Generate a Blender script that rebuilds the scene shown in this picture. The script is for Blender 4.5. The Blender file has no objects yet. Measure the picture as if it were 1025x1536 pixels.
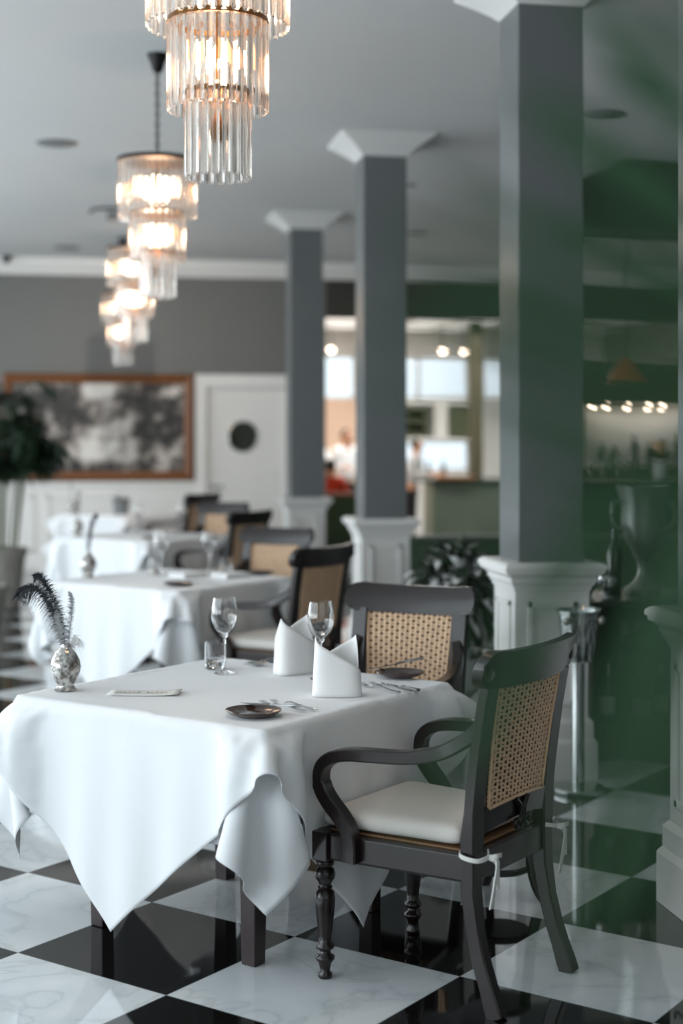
import bpy, bmesh, math, random
import numpy as np
from mathutils import Vector, Matrix, Euler

PI = math.pi
R = math.radians
random.seed(7)
C = bpy.context.scene.collection
scn = bpy.context.scene

# ------------------------------------------------------------------ camera
cam_d = bpy.data.cameras.new('camera')
cam = bpy.data.objects.new('camera', cam_d)
C.objects.link(cam)
cam.location = (0, 0, 1.5634)
cam.rotation_euler = (R(90), 0, -0.173)
cam_d.sensor_fit = 'VERTICAL'
cam_d.sensor_height = 36
cam_d.sensor_width = 24
cam_d.lens = 52.4
cam_d.shift_y = -0.0723
cam_d.clip_start = 0.05
cam_d.dof.use_dof = True
cam_d.dof.focus_distance = 4.5
cam_d.dof.aperture_fstop = 1.4
scn.camera = cam

# ------------------------------------------------------------------ world, lights, exposure
w = bpy.data.worlds.new('world')
scn.world = w
w.use_nodes = True
bg = w.node_tree.nodes['Background']
bg.inputs[0].default_value = (0.80, 0.92, 1.0, 1)
bg.inputs[1].default_value = 1.5

def area(name, loc, rot, sx, sy, power, col=(1, 1, 1), spread=180):
    l = bpy.data.lights.new(name, 'AREA')
    l.shape = 'RECTANGLE'
    l.size, l.size_y = sx, sy
    l.energy = power
    l.color = col
    l.spread = R(spread)
    o = bpy.data.objects.new(name, l)
    o.location = loc
    o.rotation_euler = rot
    C.objects.link(o)
    return o

# daylight through the windows of the left wall, and of the kitchen room behind
area('daylight_and_fill', (-4.3, 8.2, 1.95), (0, R(-90), 0), 2.7, 19.0, 375, (0.84, 0.94, 1.0))
# added unseen uplight inside the left wall, tilted to brighten the ceiling
area('ceiling_fill', (-4.25, 6.5, 0.9), (0, R(-140), 0), 1.2, 15.0, 215, (0.88, 0.95, 1.0))
area('daylight_and_fill', (1.0, -1.9, 2.0), (R(90), 0, R(180)), 6.0, 2.4, 240, (0.86, 0.95, 1.0))  # added front fill behind the camera, where the wall has no window
area('kitchen_lamp', (5.0, 21.5, 3.2), (0, 0, 0), 5.0, 3.0, 260, (1.0, 0.97, 0.92))

scn.view_settings.view_transform = 'Standard'
scn.view_settings.look = 'None'
scn.view_settings.gamma = 1
scn.view_settings.use_curve_mapping = False
scn.view_settings.exposure = 0.0

# ------------------------------------------------------------------ materials
def lin(c):
    return tuple((v / 255 / 12.92) if v / 255 <= 0.04045 else ((v / 255 + 0.055) / 1.055) ** 2.4 for v in c)

def mat(name, rgb, rough=0.5, metal=0.0, noise=0.0, nscale=8.0, bump=0.0, bscale=60.0, coat=0.0, spec=0.5, sheen=0.0, trans=0.0, ior=1.45, emit=None, estr=0.0, stretch=None):
    m = bpy.data.materials.new(name)
    m.use_nodes = True
    nt = m.node_tree
    b = nt.nodes['Principled BSDF']
    col = lin(rgb)
    b.inputs['Base Color'].default_value = (*col, 1)
    b.inputs['Roughness'].default_value = rough
    b.inputs['Metallic'].default_value = metal
    b.inputs['Specular IOR Level'].default_value = spec
    b.inputs['Coat Weight'].default_value = coat
    b.inputs['Coat Roughness'].default_value = 0.12
    b.inputs['Sheen Weight'].default_value = sheen
    b.inputs['Transmission Weight'].default_value = trans
    b.inputs['IOR'].default_value = ior
    if emit:
        b.inputs['Emission Color'].default_value = (*lin(emit), 1)
        b.inputs['Emission Strength'].default_value = estr
    tc = nt.nodes.new('ShaderNodeTexCoord')
    src = tc.outputs['Object']
    if stretch:
        mp = nt.nodes.new('ShaderNodeMapping')
        mp.inputs['Scale'].default_value = stretch
        nt.links.new(src, mp.inputs[0])
        src = mp.outputs[0]
    if noise:
        n = nt.nodes.new('ShaderNodeTexNoise')
        n.inputs['Scale'].default_value = nscale
        n.inputs['Detail'].default_value = 5
        nt.links.new(src, n.inputs['Vector'])
        mx = nt.nodes.new('ShaderNodeMix')
        mx.data_type = 'RGBA'
        mx.inputs[6].default_value = (*[v * (1 - noise) for v in col], 1)
        mx.inputs[7].default_value = (*[min(1, v * (1 + noise)) for v in col], 1)
        nt.links.new(n.outputs['Fac'], mx.inputs[0])
        nt.links.new(mx.outputs[2], b.inputs['Base Color'])
    if bump:
        n2 = nt.nodes.new('ShaderNodeTexNoise')
        n2.inputs['Scale'].default_value = bscale
        n2.inputs['Detail'].default_value = 4
        nt.links.new(src, n2.inputs['Vector'])
        bp = nt.nodes.new('ShaderNodeBump')
        bp.inputs['Strength'].default_value = bump
        bp.inputs['Distance'].default_value = 0.004
        nt.links.new(n2.outputs['Fac'], bp.inputs['Height'])
        nt.links.new(bp.outputs[0], b.inputs['Normal'])
    return m

M = {}
M['wood'] = mat('dark_wood', (26, 15, 14), 0.3, noise=0.25, nscale=6, coat=0.2, stretch=(6, 6, 1), bump=0.05, bscale=40)
M['tablewood'] = mat('table_wood', (42, 27, 28), 0.4, noise=0.3, nscale=8, coat=0.2, stretch=(8, 8, 1))
M['cloth'] = mat('white_linen', (232, 234, 236), 0.85, noise=0.02, nscale=4, bump=0.08, bscale=500, sheen=0.15)
M['napkin'] = mat('napkin_linen', (240, 240, 240), 0.8, noise=0.01, bump=0.06, bscale=600)
M['cushion'] = mat('cushion_cotton', (214, 210, 204), 0.9, noise=0.03, nscale=5, bump=0.15, bscale=400, sheen=0.2)
M['tie'] = mat('cotton_tie', (222, 220, 216), 0.9)
M['cane'] = mat('woven_cane', (222, 186, 152), 0.5, noise=0.28, nscale=30, bump=0.1, bscale=300)
M['caneseat'] = mat('aged_seat_cane', (120, 88, 58), 0.6, noise=0.3, nscale=30)
M['canedark'] = mat('cane_underlay', (66, 44, 32), 0.8, noise=0.2)
M['wallgrey'] = mat('grey_wallpaper', (112, 113, 111), 0.6, noise=0.05, nscale=3, stretch=(8, 1, 0.15))
M['pillar'] = mat('grey_pillar_paint', (106, 111, 112), 0.3, noise=0.03, nscale=3)
M['white'] = mat('white_paint', (230, 229, 226), 0.45, noise=0.02, nscale=2)
M['plaster'] = mat('ceiling_plaster', (206, 208, 208), 0.7, noise=0.05, nscale=0.7, bump=0.1, bscale=12)
M['capital'] = mat('plaster_capital', (218, 219, 217), 0.6, bump=0.25, bscale=30, stretch=(1, 1, 9))
M['beam'] = mat('dark_beam', (62, 58, 54), 0.6, noise=0.1)
M['canopy'] = mat('dark_bulkhead', (36, 37, 33), 0.6, noise=0.1)
M['gilt'] = mat('gilt_wood', (116, 70, 34), 0.38, noise=0.3, nscale=12, stretch=(1, 1, 6))
M['blackmetal'] = mat('black_metal', (36, 35, 34), 0.45, metal=0.6)
M['brass'] = mat('dark_brass', (120, 86, 50), 0.35, metal=0.9)
M['silver'] = mat('polished_silver', (200, 202, 202), 0.12, metal=1.0)
M['steel'] = mat('stainless_steel', (186, 190, 188), 0.14, metal=1.0, noise=0.05, nscale=20)
M['glass'] = mat('clear_glass', (255, 255, 255), 0.0, trans=1.0, ior=1.45)
M['water'] = mat('water', (250, 253, 255), 0.0, trans=1.0, ior=1.33)
M['plate'] = mat('brown_glazed_stoneware', (62, 42, 33), 0.18, noise=0.5, nscale=14, coat=0.5)
M['paper'] = mat('cream_paper', (226, 226, 222), 0.8)
M['ink'] = mat('grey_ink', (192, 190, 187), 0.8)
M['blackfeather'] = mat('black_feather', (17, 24, 32), 0.55, noise=0.4, nscale=30)
M['greyfeather'] = mat('grey_feather', (150, 152, 154), 0.7, noise=0.3, nscale=40)
M['whitefeather'] = mat('white_feather', (225, 226, 226), 0.75)
M['leaf'] = mat('palm_leaf', (50, 84, 54), 0.6, noise=0.35, nscale=9)
M['leafdark'] = mat('dark_leaf', (34, 54, 38), 0.4, noise=0.4, nscale=14)
M['leafpale'] = mat('silvery_leaf', (226, 232, 228), 0.5, noise=0.4, nscale=14)
M['cane_stem'] = mat('palm_stem', (112, 116, 96), 0.6, noise=0.3, nscale=10)
M['pot'] = mat('weathered_pot', (140, 136, 130), 0.85, noise=0.35, nscale=9, bump=0.4, bscale=20)
M['soil'] = mat('soil', (58, 42, 32), 0.95, noise=0.4, nscale=40)
M['bottle'] = mat('dark_bottle_glass', (16, 24, 18), 0.08, coat=0.5)
M['label'] = mat('bottle_label', (222, 220, 214), 0.7, noise=0.06, nscale=30)
M['foil'] = mat('silver_foil', (190, 190, 188), 0.3, metal=0.9)
M['barfront'] = mat('green_bar_panel', (58, 74, 60), 0.5, noise=0.15)
M['counterpale'] = mat('pale_counter_panel', (92, 104, 92), 0.5, noise=0.08)
M['darkstone'] = mat('dark_counter_top', (44, 50, 44), 0.25)
M['peach'] = mat('peach_wall_paint', (226, 196, 174), 0.7, noise=0.03)
M['kitchenwhite'] = mat('kitchen_white', (224, 226, 224), 0.6)
M['olive'] = mat('olive_board', (82, 88, 66), 0.6, noise=0.1)
M['green'] = mat('green_upholstery', (62, 84, 60), 0.7, noise=0.15)
M['skin'] = mat('skin', (186, 138, 112), 0.6, noise=0.05)
M['hair'] = mat('dark_hair', (30, 26, 24), 0.6)
M['whitecoat'] = mat('white_coat', (230, 236, 240), 0.8)
M['redshirt'] = mat('red_orange_shirt', (206, 66, 40), 0.75, noise=0.15)
M['greyshirt'] = mat('pale_grey_shirt', (176, 178, 178), 0.8)
M['trousers'] = mat('black_trousers', (26, 25, 25), 0.8)
M['copper'] = mat('copper_shade', (186, 104, 62), 0.35, metal=0.7, emit=(255, 130, 60), estr=0.04)
M['bulb'] = mat('candle_bulb', (255, 226, 180), 0.4, emit=(255, 150, 78), estr=5)
M['spot'] = mat('spot_lamp', (255, 240, 220), 0.4, emit=(255, 232, 205), estr=9)
M['wood_mid'] = mat('brown_wood', (120, 78, 50), 0.5, noise=0.2)
M['greymetal'] = mat('grey_disc', (120, 124, 126), 0.5)
M['pewter'] = mat('pewter', (150, 154, 150), 0.3, metal=0.7)
M['flame'] = mat('pale_orange_petal', (236, 190, 150), 0.6)

# crystal: clear prisms that let the candle bulbs' light pass
def crystal():
    m = bpy.data.materials.new('crystal')
    m.use_nodes = True
    nt = m.node_tree
    b = nt.nodes['Principled BSDF']
    b.inputs['Base Color'].default_value = (1, 0.955, 0.91, 1)
    b.inputs['Transmission Weight'].default_value = 0.985
    b.inputs['Roughness'].default_value = 0.09
    b.inputs['IOR'].default_value = 1.5
    t = nt.nodes.new('ShaderNodeBsdfTransparent')
    t.inputs[0].default_value = (0.97, 0.95, 0.93, 1)
    mx = nt.nodes.new('ShaderNodeMixShader')
    mx.inputs[0].default_value = 0.72
    nt.links.new(t.outputs[0], mx.inputs[1])
    nt.links.new(b.outputs[0], mx.inputs[2])
    nt.links.new(mx.outputs[0], nt.nodes['Material Output'].inputs[0])
    return m
M['crystal'] = crystal()

def floor_mat():
    m = bpy.data.materials.new('checker_marble')
    m.use_nodes = True
    nt = m.node_tree
    N = nt.nodes
    L = nt.links
    b = N['Principled BSDF']
    tc = N.new('ShaderNodeTexCoord')
    sc = N.new('ShaderNodeVectorMath'); sc.operation = 'SCALE'
    sc.inputs['Scale'].default_value = 1 / 0.6
    L.new(tc.outputs['Object'], sc.inputs[0])
    sp = N.new('ShaderNodeSeparateXYZ'); L.new(sc.outputs[0], sp.inputs[0])
    def mth(op, a, bb=None):
        n = N.new('ShaderNodeMath'); n.operation = op
        for i, v in enumerate((a, bb)):
            if v is None: continue
            if isinstance(v, (int, float)): n.inputs[i].default_value = v
            else: L.new(v, n.inputs[i])
        return n.outputs[0]
    fx, fy = mth('FLOOR', sp.outputs[0]), mth('FLOOR', sp.outputs[1])
    par = mth('FLOORED_MODULO', mth('ADD', fx, fy), 2.0)        # 0 = black, 1 = white
    # grout lines
    def edge(v):
        fr = mth('FRACT', v)
        return mth('MINIMUM', fr, mth('SUBTRACT', 1.0, fr))
    g = mth('LESS_THAN', mth('MINIMUM', edge(sp.outputs[0]), edge(sp.outputs[1])), 0.0022)
    # veins, different on each tile
    off = N.new('ShaderNodeCombineXYZ')
    L.new(mth('MULTIPLY', fx, 3.7), off.inputs[0]); L.new(mth('MULTIPLY', fy, 5.3), off.inputs[1])
    ad = N.new('ShaderNodeVectorMath'); ad.operation = 'ADD'
    L.new(sc.outputs[0], ad.inputs[0]); L.new(off.outputs[0], ad.inputs[1])
    nz = N.new('ShaderNodeTexNoise'); nz.inputs['Scale'].default_value = 1.3
    nz.inputs['Detail'].default_value = 7; nz.inputs['Distortion'].default_value = 1.2
    L.new(ad.outputs[0], nz.inputs['Vector'])
    vein = mth('ABSOLUTE', mth('SUBTRACT', nz.outputs['Fac'], 0.5))
    rp = N.new('ShaderNodeValToRGB')
    rp.color_ramp.elements[0].position = 0.0
    rp.color_ramp.elements[0].color = (*lin((200, 205, 207)), 1)
    rp.color_ramp.elements[1].position = 0.022
    rp.color_ramp.elements[1].color = (*lin((214, 219, 221)), 1)
    e = rp.color_ramp.elements.new(0.2); e.color = (*lin((226, 229, 230)), 1)
    L.new(vein, rp.inputs[0])
    mx = N.new('ShaderNodeMix'); mx.data_type = 'RGBA'
    mx.inputs[6].default_value = (*lin((22, 21, 20)), 1)
    L.new(par, mx.inputs[0]); L.new(rp.outputs[0], mx.inputs[7])
    mg = N.new('ShaderNodeMix'); mg.data_type = 'RGBA'
    mg.inputs[7].default_value = (*lin((120, 122, 122)), 1)
    L.new(g, mg.inputs[0]); L.new(mx.outputs[2], mg.inputs[6])
    L.new(mg.outputs[2], b.inputs['Base Color'])
    b.inputs['Roughness'].default_value = 0.045
    b.inputs['Specular IOR Level'].default_value = 0.6
    return m
M['floor'] = floor_mat()

def painting_mat():
    m = bpy.data.materials.new('landscape_painting')
    m.use_nodes = True
    nt = m.node_tree; N = nt.nodes; L = nt.links
    b = N['Principled BSDF']; b.inputs['Roughness'].default_value = 0.35
    tc = N.new('ShaderNodeTexCoord')
    nz = N.new('ShaderNodeTexNoise'); nz.inputs['Scale'].default_value = 4.6; nz.inputs['Detail'].default_value = 9
    nz.inputs['Roughness'].default_value = 0.62
    L.new(tc.outputs['Object'], nz.inputs['Vector'])
    sp = N.new('ShaderNodeSeparateXYZ'); L.new(tc.outputs['Object'], sp.inputs[0])
    def blob(cx, cz, rx, rz, amp):
        a = N.new('ShaderNodeVectorMath'); a.operation = 'SUBTRACT'; a.inputs[1].default_value = (cx, 0, cz)
        L.new(tc.outputs['Object'], a.inputs[0])
        s = N.new('ShaderNodeVectorMath'); s.operation = 'MULTIPLY'; s.inputs[1].default_value = (1 / rx, 0, 1 / rz)
        L.new(a.outputs[0], s.inputs[0])
        ln = N.new('ShaderNodeVectorMath'); ln.operation = 'LENGTH'; L.new(s.outputs[0], ln.inputs[0])
        mr = N.new('ShaderNodeMapRange'); mr.interpolation_type = 'SMOOTHSTEP'
        mr.inputs[1].default_value = 0.2; mr.inputs[2].default_value = 1.0
        mr.inputs[3].default_value = amp; mr.inputs[4].default_value = 0
        L.new(ln.outputs['Value'], mr.inputs[0])
        return mr.outputs[0]
    st_ = N.new('ShaderNodeMapRange'); st_.inputs[1].default_value = 0.33; st_.inputs[2].default_value = 0.67; st_.inputs[3].default_value = 0.22; st_.inputs[4].default_value = 0.8
    L.new(nz.outputs['Fac'], st_.inputs[0])
    acc = st_.outputs[0]
    for args in ((0.0, 0.5, 0.26, 0.3, 0.5), (0.05, -0.28, 0.75, 0.2, 0.3), (0.12, -0.02, 0.3, 0.14, 0.2), (-0.5, 0.25, 0.5, 0.4, -0.24),
                 (0.72, 0.2, 0.45, 0.6, -0.22), (0.5, -0.1, 0.15, 0.4, -0.1), (-0.1, -0.45, 1.2, 0.12, -0.1), (0.85, 0.42, 0.16, 0.1, 0.4), (-0.8, 0.3, 0.15, 0.1, 0.25)):
        ad = N.new('ShaderNodeMath'); ad.operation = 'ADD'
        L.new(acc, ad.inputs[0]); L.new(blob(*args), ad.inputs[1]); acc = ad.outputs[0]
    rp = N.new('ShaderNodeValToRGB')
    cr = rp.color_ramp
    cr.elements[0].position = 0.33; cr.elements[0].color = (*lin((44, 44, 44)), 1)
    cr.elements[1].position = 0.85; cr.elements[1].color = (*lin((226, 222, 216)), 1)
    e = cr.elements.new(0.45); e.color = (*lin((92, 88, 84)), 1)
    e = cr.elements.new(0.58); e.color = (*lin((160, 152, 146)), 1)
    L.new(acc, rp.inputs[0]); L.new(rp.outputs[0], b.inputs['Base Color'])
    return m
M['painting'] = painting_mat()

def mosaic_mat():
    m = bpy.data.materials.new('mirror_mosaic')
    m.use_nodes = True
    nt = m.node_tree; N = nt.nodes; L = nt.links
    b = N['Principled BSDF']
    tc = N.new('ShaderNodeTexCoord')
    v = N.new('ShaderNodeTexVoronoi'); v.inputs['Scale'].default_value = 75
    L.new(tc.outputs['Object'], v.inputs['Vector'])
    nz = N.new('ShaderNodeTexNoise'); nz.inputs['Scale'].default_value = 45; nz.inputs['Detail'].default_value = 4
    L.new(tc.outputs['Object'], nz.inputs['Vector'])
    rp = N.new('ShaderNodeValToRGB')
    rp.color_ramp.elements[0].position = 0.38; rp.color_ramp.elements[0].color = (*lin((120, 114, 108)), 1)
    rp.color_ramp.elements[1].position = 0.6; rp.color_ramp.elements[1].color = (*lin((222, 220, 216)), 1)
    L.new(nz.outputs['Fac'], rp.inputs[0]); L.new(rp.outputs[0], b.inputs['Base Color'])
    b.inputs['Metallic'].default_value = 0.75; b.inputs['Roughness'].default_value = 0.22
    bp = N.new('ShaderNodeBump'); bp.inputs['Strength'].default_value = 0.6; bp.inputs['Distance'].default_value = 0.003
    L.new(v.outputs['Distance'], bp.inputs['Height']); L.new(bp.outputs[0], b.inputs['Normal'])
    return m
M['mosaic'] = mosaic_mat()

# ------------------------------------------------------------------ mesh builder and object helpers
class MB:
    def __init__(self):
        self.v, self.f = [], []
    def add(self, vs, fs):
        n = len(self.v)
        self.v += [tuple(p) for p in vs]
        self.f += [tuple(i + n for i in q) for q in fs]
        return self
    def box(self, x0, x1, y0, y1, z0, z1):
        vs = [(x, y, z) for z in (z0, z1) for y in (y0, y1) for x in (x0, x1)]
        return self.add(vs, [(0, 2, 3, 1), (4, 5, 7, 6), (0, 1, 5, 4), (2, 6, 7, 3), (0, 4, 6, 2), (1, 3, 7, 5)])
    def frust(self, x, y, z0, h0, z1, h1):
        vs = [(x + sx * h, y + sy * h, z) for z, h in ((z0, h0), (z1, h1)) for sx, sy in ((-1, -1), (1, -1), (1, 1), (-1, 1))]
        return self.add(vs, [(3, 2, 1, 0), (4, 5, 6, 7)] + [(i, (i + 1) % 4, (i + 1) % 4 + 4, i + 4) for i in range(4)])
    def lathe(self, prof, x=0, y=0, seg=24, cap=True):
        vs = [(x + r * math.cos(2 * PI * k / seg), y + r * math.sin(2 * PI * k / seg), z) for r, z in prof for k in range(seg)]
        fs = []
        for i in range(len(prof) - 1):
            for k in range(seg):
                a, b2 = i * seg + k, i * seg + (k + 1) % seg
                fs.append((a, b2, b2 + seg, a + seg))
        if cap:
            fs.append(tuple(reversed(range(seg))))
            fs.append(tuple((len(prof) - 1) * seg + k for k in range(seg)))
        return self.add(vs, fs)
    def sweep(self, path, sect, ups=None, cap=True):
        """sect(i) -> list of (a, b) in the (side, up) frame of path point i"""
        P = [Vector(p) for p in path]
        n = len(P)
        rings = []
        for i, p in enumerate(P):
            t = (P[min(i + 1, n - 1)] - P[max(i - 1, 0)]).normalized()
            up = Vector(ups[i] if isinstance(ups, list) else (ups or (0, 0, 1)))
            side = t.cross(up)
            if side.length < 1e-4: side = t.cross(Vector((1, 0, 0)))
            side.normalize()
            u = side.cross(t).normalized()
            rings.append([p + side * a + u * b2 for a, b2 in sect(i)])
        m = len(rings[0])
        vs = [q for r in rings for q in r]
        fs = [(i * m + k, i * m + (k + 1) % m, (i + 1) * m + (k + 1) % m, (i + 1) * m + k) for i in range(n - 1) for k in range(m)]
        if cap:
            fs.append(tuple(reversed(range(m))))
            fs.append(tuple((n - 1) * m + k for k in range(m)))
        return self.add(vs, fs)
    def tube(self, path, r, seg=8, flat=1.0, ups=None):
        rr = r if callable(r) else (lambda i: r)
        return self.sweep(path, lambda i: [(rr(i) * math.cos(2 * PI * k / seg), rr(i) * flat * math.sin(2 * PI * k / seg)) for k in range(seg)], ups)
    def bar(self, path, wdt, hgt, ups=None):
        ww = wdt if callable(wdt) else (lambda i: wdt)
        hh = hgt if callable(hgt) else (lambda i: hgt)
        def s(i):
            a, b2 = ww(i) / 2, hh(i) / 2
            c = min(a, b2) * 0.22
            return [(a - c, -b2), (a, -b2 + c), (a, b2 - c), (a - c, b2), (-a + c, b2), (-a, b2 - c), (-a, -b2 + c), (-a + c, -b2)]
        return self.sweep(path, s, ups)
    def xform(self, mtx, start=0):
        self.v[start:] = [tuple(mtx @ Vector(p)) for p in self.v[start:]]
        return self
    def build(self, name, m, parent=None, smooth=True, bevel=0, sub=0, solid=0, angle=40):
        me = bpy.data.meshes.new(name)
        me.from_pydata(self.v, [], self.f)
        me.update()
        bm = bmesh.new(); bm.from_mesh(me)
        bmesh.ops.recalc_face_normals(bm, faces=bm.faces)
        if smooth:
            for f in bm.faces: f.smooth = True
            for e in bm.edges:
                if len(e.link_faces) == 2 and e.calc_face_angle(0) > R(angle): e.smooth = False
        bm.to_mesh(me); bm.free()
        me.materials.append(M[m] if isinstance(m, str) else m)
        o = bpy.data.objects.new(name, me)
        C.objects.link(o)
        if parent: o.parent = parent
        if solid:
            md = o.modifiers.new('solid', 'SOLIDIFY'); md.thickness = solid; md.offset = 0
        if bevel:
            md = o.modifiers.new('bevel', 'BEVEL'); md.width = bevel; md.segments = 2; md.limit_method = 'ANGLE'; md.angle_limit = R(35)
        if sub:
            md = o.modifiers.new('sub', 'SUBSURF'); md.levels = sub; md.render_levels = sub
        return o

def spline(pts, n=8):
    """Catmull-Rom through the points"""
    P = [Vector(p) for p in pts]
    P = [P[0] * 2 - P[1]] + P + [P[-1] * 2 - P[-2]]
    out = []
    for i in range(1, len(P) - 2):
        for k in range(n):
            t = k / n
            a, b2, c, d = P[i - 1], P[i], P[i + 1], P[i + 2]
            out.append(0.5 * ((2 * b2) + (c - a) * t + (2 * a - 5 * b2 + 4 * c - d) * t * t + (3 * b2 - a - 3 * c + d) * t ** 3))
    out.append(P[-2])
    return out

def tag(o, label, cat, group=None):
    o['label'] = label
    o['category'] = cat
    if group: o['group'] = group
    return o

def thing(name, label, cat, loc=(0, 0, 0), rz=0, group=None):
    o = bpy.data.objects.new(name, None)
    o.empty_display_size = 0.1
    C.objects.link(o)
    o.location = loc
    o.rotation_euler = (0, 0, rz)
    return tag(o, label, cat, group)

def struct(o):
    o['kind'] = 'structure'
    return o

def dup(root, label, loc, rz=None, group=None):
    r = root.copy(); C.objects.link(r)
    r.location = loc
    if rz is not None: r.rotation_euler = (0, 0, rz)
    r['label'] = label
    if group: r['group'] = group
    for ch in list(root.children):
        c = ch.copy(); C.objects.link(c); c.parent = r
        for g in list(ch.children):
            d = g.copy(); C.objects.link(d); d.parent = c
    return r

# ------------------------------------------------------------------ setting
CZ = 3.69
WY = 18.0
fl = MB().box(-30, 30, -30, 30, -0.1, 0).build('floor', 'floor', smooth=False)
fl.location = (-0.189, 5.477, 0)
fl.rotation_euler = (0, 0, R(-45))
struct(fl)
struct(MB().box(-4.6, 9.2, -2.3, WY + 0.15, CZ, CZ + 0.2).build('ceiling', 'plaster', smooth=False))
# wall behind the dining room, with the door opening left solid (the door stands in it)
DX0, DX1, DZ = 1.49, 2.46, 2.17
b = MB()
b.box(-4.6, DX0, WY, WY + 0.15, 0, CZ)
b.box(DX0, DX1, WY, WY + 0.15, DZ, CZ)
b.box(DX1, 2.95, WY, WY + 0.15, 0, CZ)
struct(b.build('wall_back', 'wallgrey', smooth=False))
struct(MB().box(2.95, 9.2, WY, WY + 0.15, 3.04, CZ).build('trim_1', 'beam', smooth=False))
b = MB()
b.sweep([(-4.6, WY, 0), (9.2, WY, 0)], lambda i: [(0, CZ), (0, 3.50), (0.02, 3.50), (0.035, 3.54), (0.08, 3.57), (0.12, 3.64), (0.13, CZ)])
o = b.build('trim_2', 'white', smooth=False)
struct(o)
# wainscot with panels, chair rail and skirting
b = MB().box(-4.6, DX0 - 0.14, WY - 0.03, WY, 0, 1.0)
b.box(-4.6, DX0 - 0.14, WY - 0.06, WY, 1.0, 1.045)
x = -4.4
while x < DX0 - 0.9:
    for x0, x1, z0, z1 in ((x, x + 0.85, 0.86, 0.89), (x, x + 0.85, 0.22, 0.25), (x, x + 0.03, 0.22, 0.89), (x + 0.82, x + 0.85, 0.22, 0.89)):
        b.box(x0, x1, WY - 0.045, WY, z0, z1)
    x += 1.0
struct(b.build('trim_3', 'white', smooth=False))
struct(MB().box(-4.6, DX0 - 0.14, WY - 0.05, WY - 0.03, 0, 0.14).build('baseboard_back', 'white', smooth=False))
# door casing
b = MB()
for x0, x1, z0, z1 in ((DX0 - 0.14, DX0, 0, DZ + 0.16), (DX1, DX1 + 0.14, 0, DZ + 0.16), (DX0, DX1, DZ, DZ + 0.16)):
    b.box(x0, x1, WY - 0.05, WY + 0.02, z0, z1)
struct(b.build('trim_4', 'white', smooth=False, bevel=0.008))
# door with porthole
door = struct(thing('door_1', 'white door with a round porthole window in the back wall', 'door', ((DX0 + DX1) / 2, WY + 0.04, 0)))
hw = (DX1 - DX0) / 2
pcx, pcz, pr = -0.04, 1.58, 0.175
b = MB()
n = 48
ring = [(pcx + pr * math.cos(2 * PI * k / n), pcz + pr * math.sin(2 * PI * k / n)) for k in range(n)]
outer = []
for k in range(n):
    a = 2 * PI * k / n
    ca, sa = math.cos(a), math.sin(a)
    tx = ((hw - pcx) / ca) if ca > 1e-6 else ((-hw - pcx) / ca if ca < -1e-6 else 1e9)
    tz = ((DZ - pcz) / sa) if sa > 1e-6 else ((0.01 - pcz) / sa if sa < -1e-6 else 1e9)
    t = min(tx, tz)
    outer.append((pcx + t * ca, pcz + t * sa))
for cx_, cz_ in ((hw, DZ), (-hw, DZ), (hw, 0.01), (-hw, 0.01)):
    k = min(range(n), key=lambda q: (outer[q][0] - cx_) ** 2 + (outer[q][1] - cz_) ** 2)
    outer[k] = (cx_, cz_)
vs = [(px_, y_, z_) for y_ in (-0.025, 0.025) for ring_ in (ring, outer) for px_, z_ in ring_]
fs = []
for k in range(n):
    k2 = (k + 1) % n
    fs += [(k, k2, n + k2, n + k), (2 * n + k, 3 * n + k, 3 * n + k2, 2 * n + k2), (k, 2 * n + k, 2 * n + k2, k2), (n + k, n + k2, 3 * n + k2, 3 * n + k)]
b.add(vs, fs)
for z0, z1, x0, x1 in ((1.13, 1.15, -0.36, 0.36), (0.18, 0.2, -0.36, 0.36), (0.18, 1.15, -0.36, -0.34), (0.18, 1.15, 0.34, 0.36)):
    b.box(x0, x1, -0.032, -0.025, z0, z1)
b.build('door_leaf', 'white', door, smooth=False)
b = MB().tube([(pcx + 0.18 * math.cos(2 * PI * k / 40), -0.03, pcz + 0.18 * math.sin(2 * PI * k / 40)) for k in range(41)], 0.012, 8)
b.build('porthole_ring', 'steel', door)
b = MB().lathe([(0.0, -0.004), (pr, -0.004), (pr, 0.004), (0, 0.004)], seg=40, cap=False)
b.xform(Matrix.Translation((pcx, 0, pcz)) @ Matrix.Rotation(R(90), 4, 'X'))
b.build('porthole_pane', mat('porthole_glass', (46, 48, 42), 0.08), door)
b = MB().lathe([(0.025, 0), (0.025, 0.01), (0.012, 0.012), (0.012, 0.05), (0.0, 0.05)], seg=16)
b.xform(Matrix.Translation((-hw + 0.08, -0.025, 0.98)) @ Matrix.Rotation(R(90), 4, 'X'))
b.bar([(-hw + 0.075, -0.07, 0.98), (-hw + 0.2, -0.07, 0.98)], 0.018, 0.02)
b.build('door_handle', 'steel', door)
# room walls outside the frame
b = MB()
for y0, y1 in ((-2.3, -1.6), (17.6, WY)): b.box(-4.6, -4.45, y0, y1, 0, CZ)
b.box(-4.6, -4.45, -1.6, 17.6, 0, 0.55); b.box(-4.6, -4.45, -1.6, 17.6, 3.35, CZ)
for y_ in (1.2, 4.2, 7.2, 10.2, 13.4): b.box(-4.6, -4.45, y_ - 0.12, y_ + 0.12, 0.55, 3.35)
struct(b.build('wall_left', 'white', smooth=False))
struct(MB().box(-4.6, 9.2, -2.45, -2.3, 0, CZ).build('wall_front', 'wallgrey', smooth=False))
struct(MB().box(9.05, 9.2, -2.3, 26, 0, CZ).build('wall_right', 'wallgrey', smooth=False))

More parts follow.
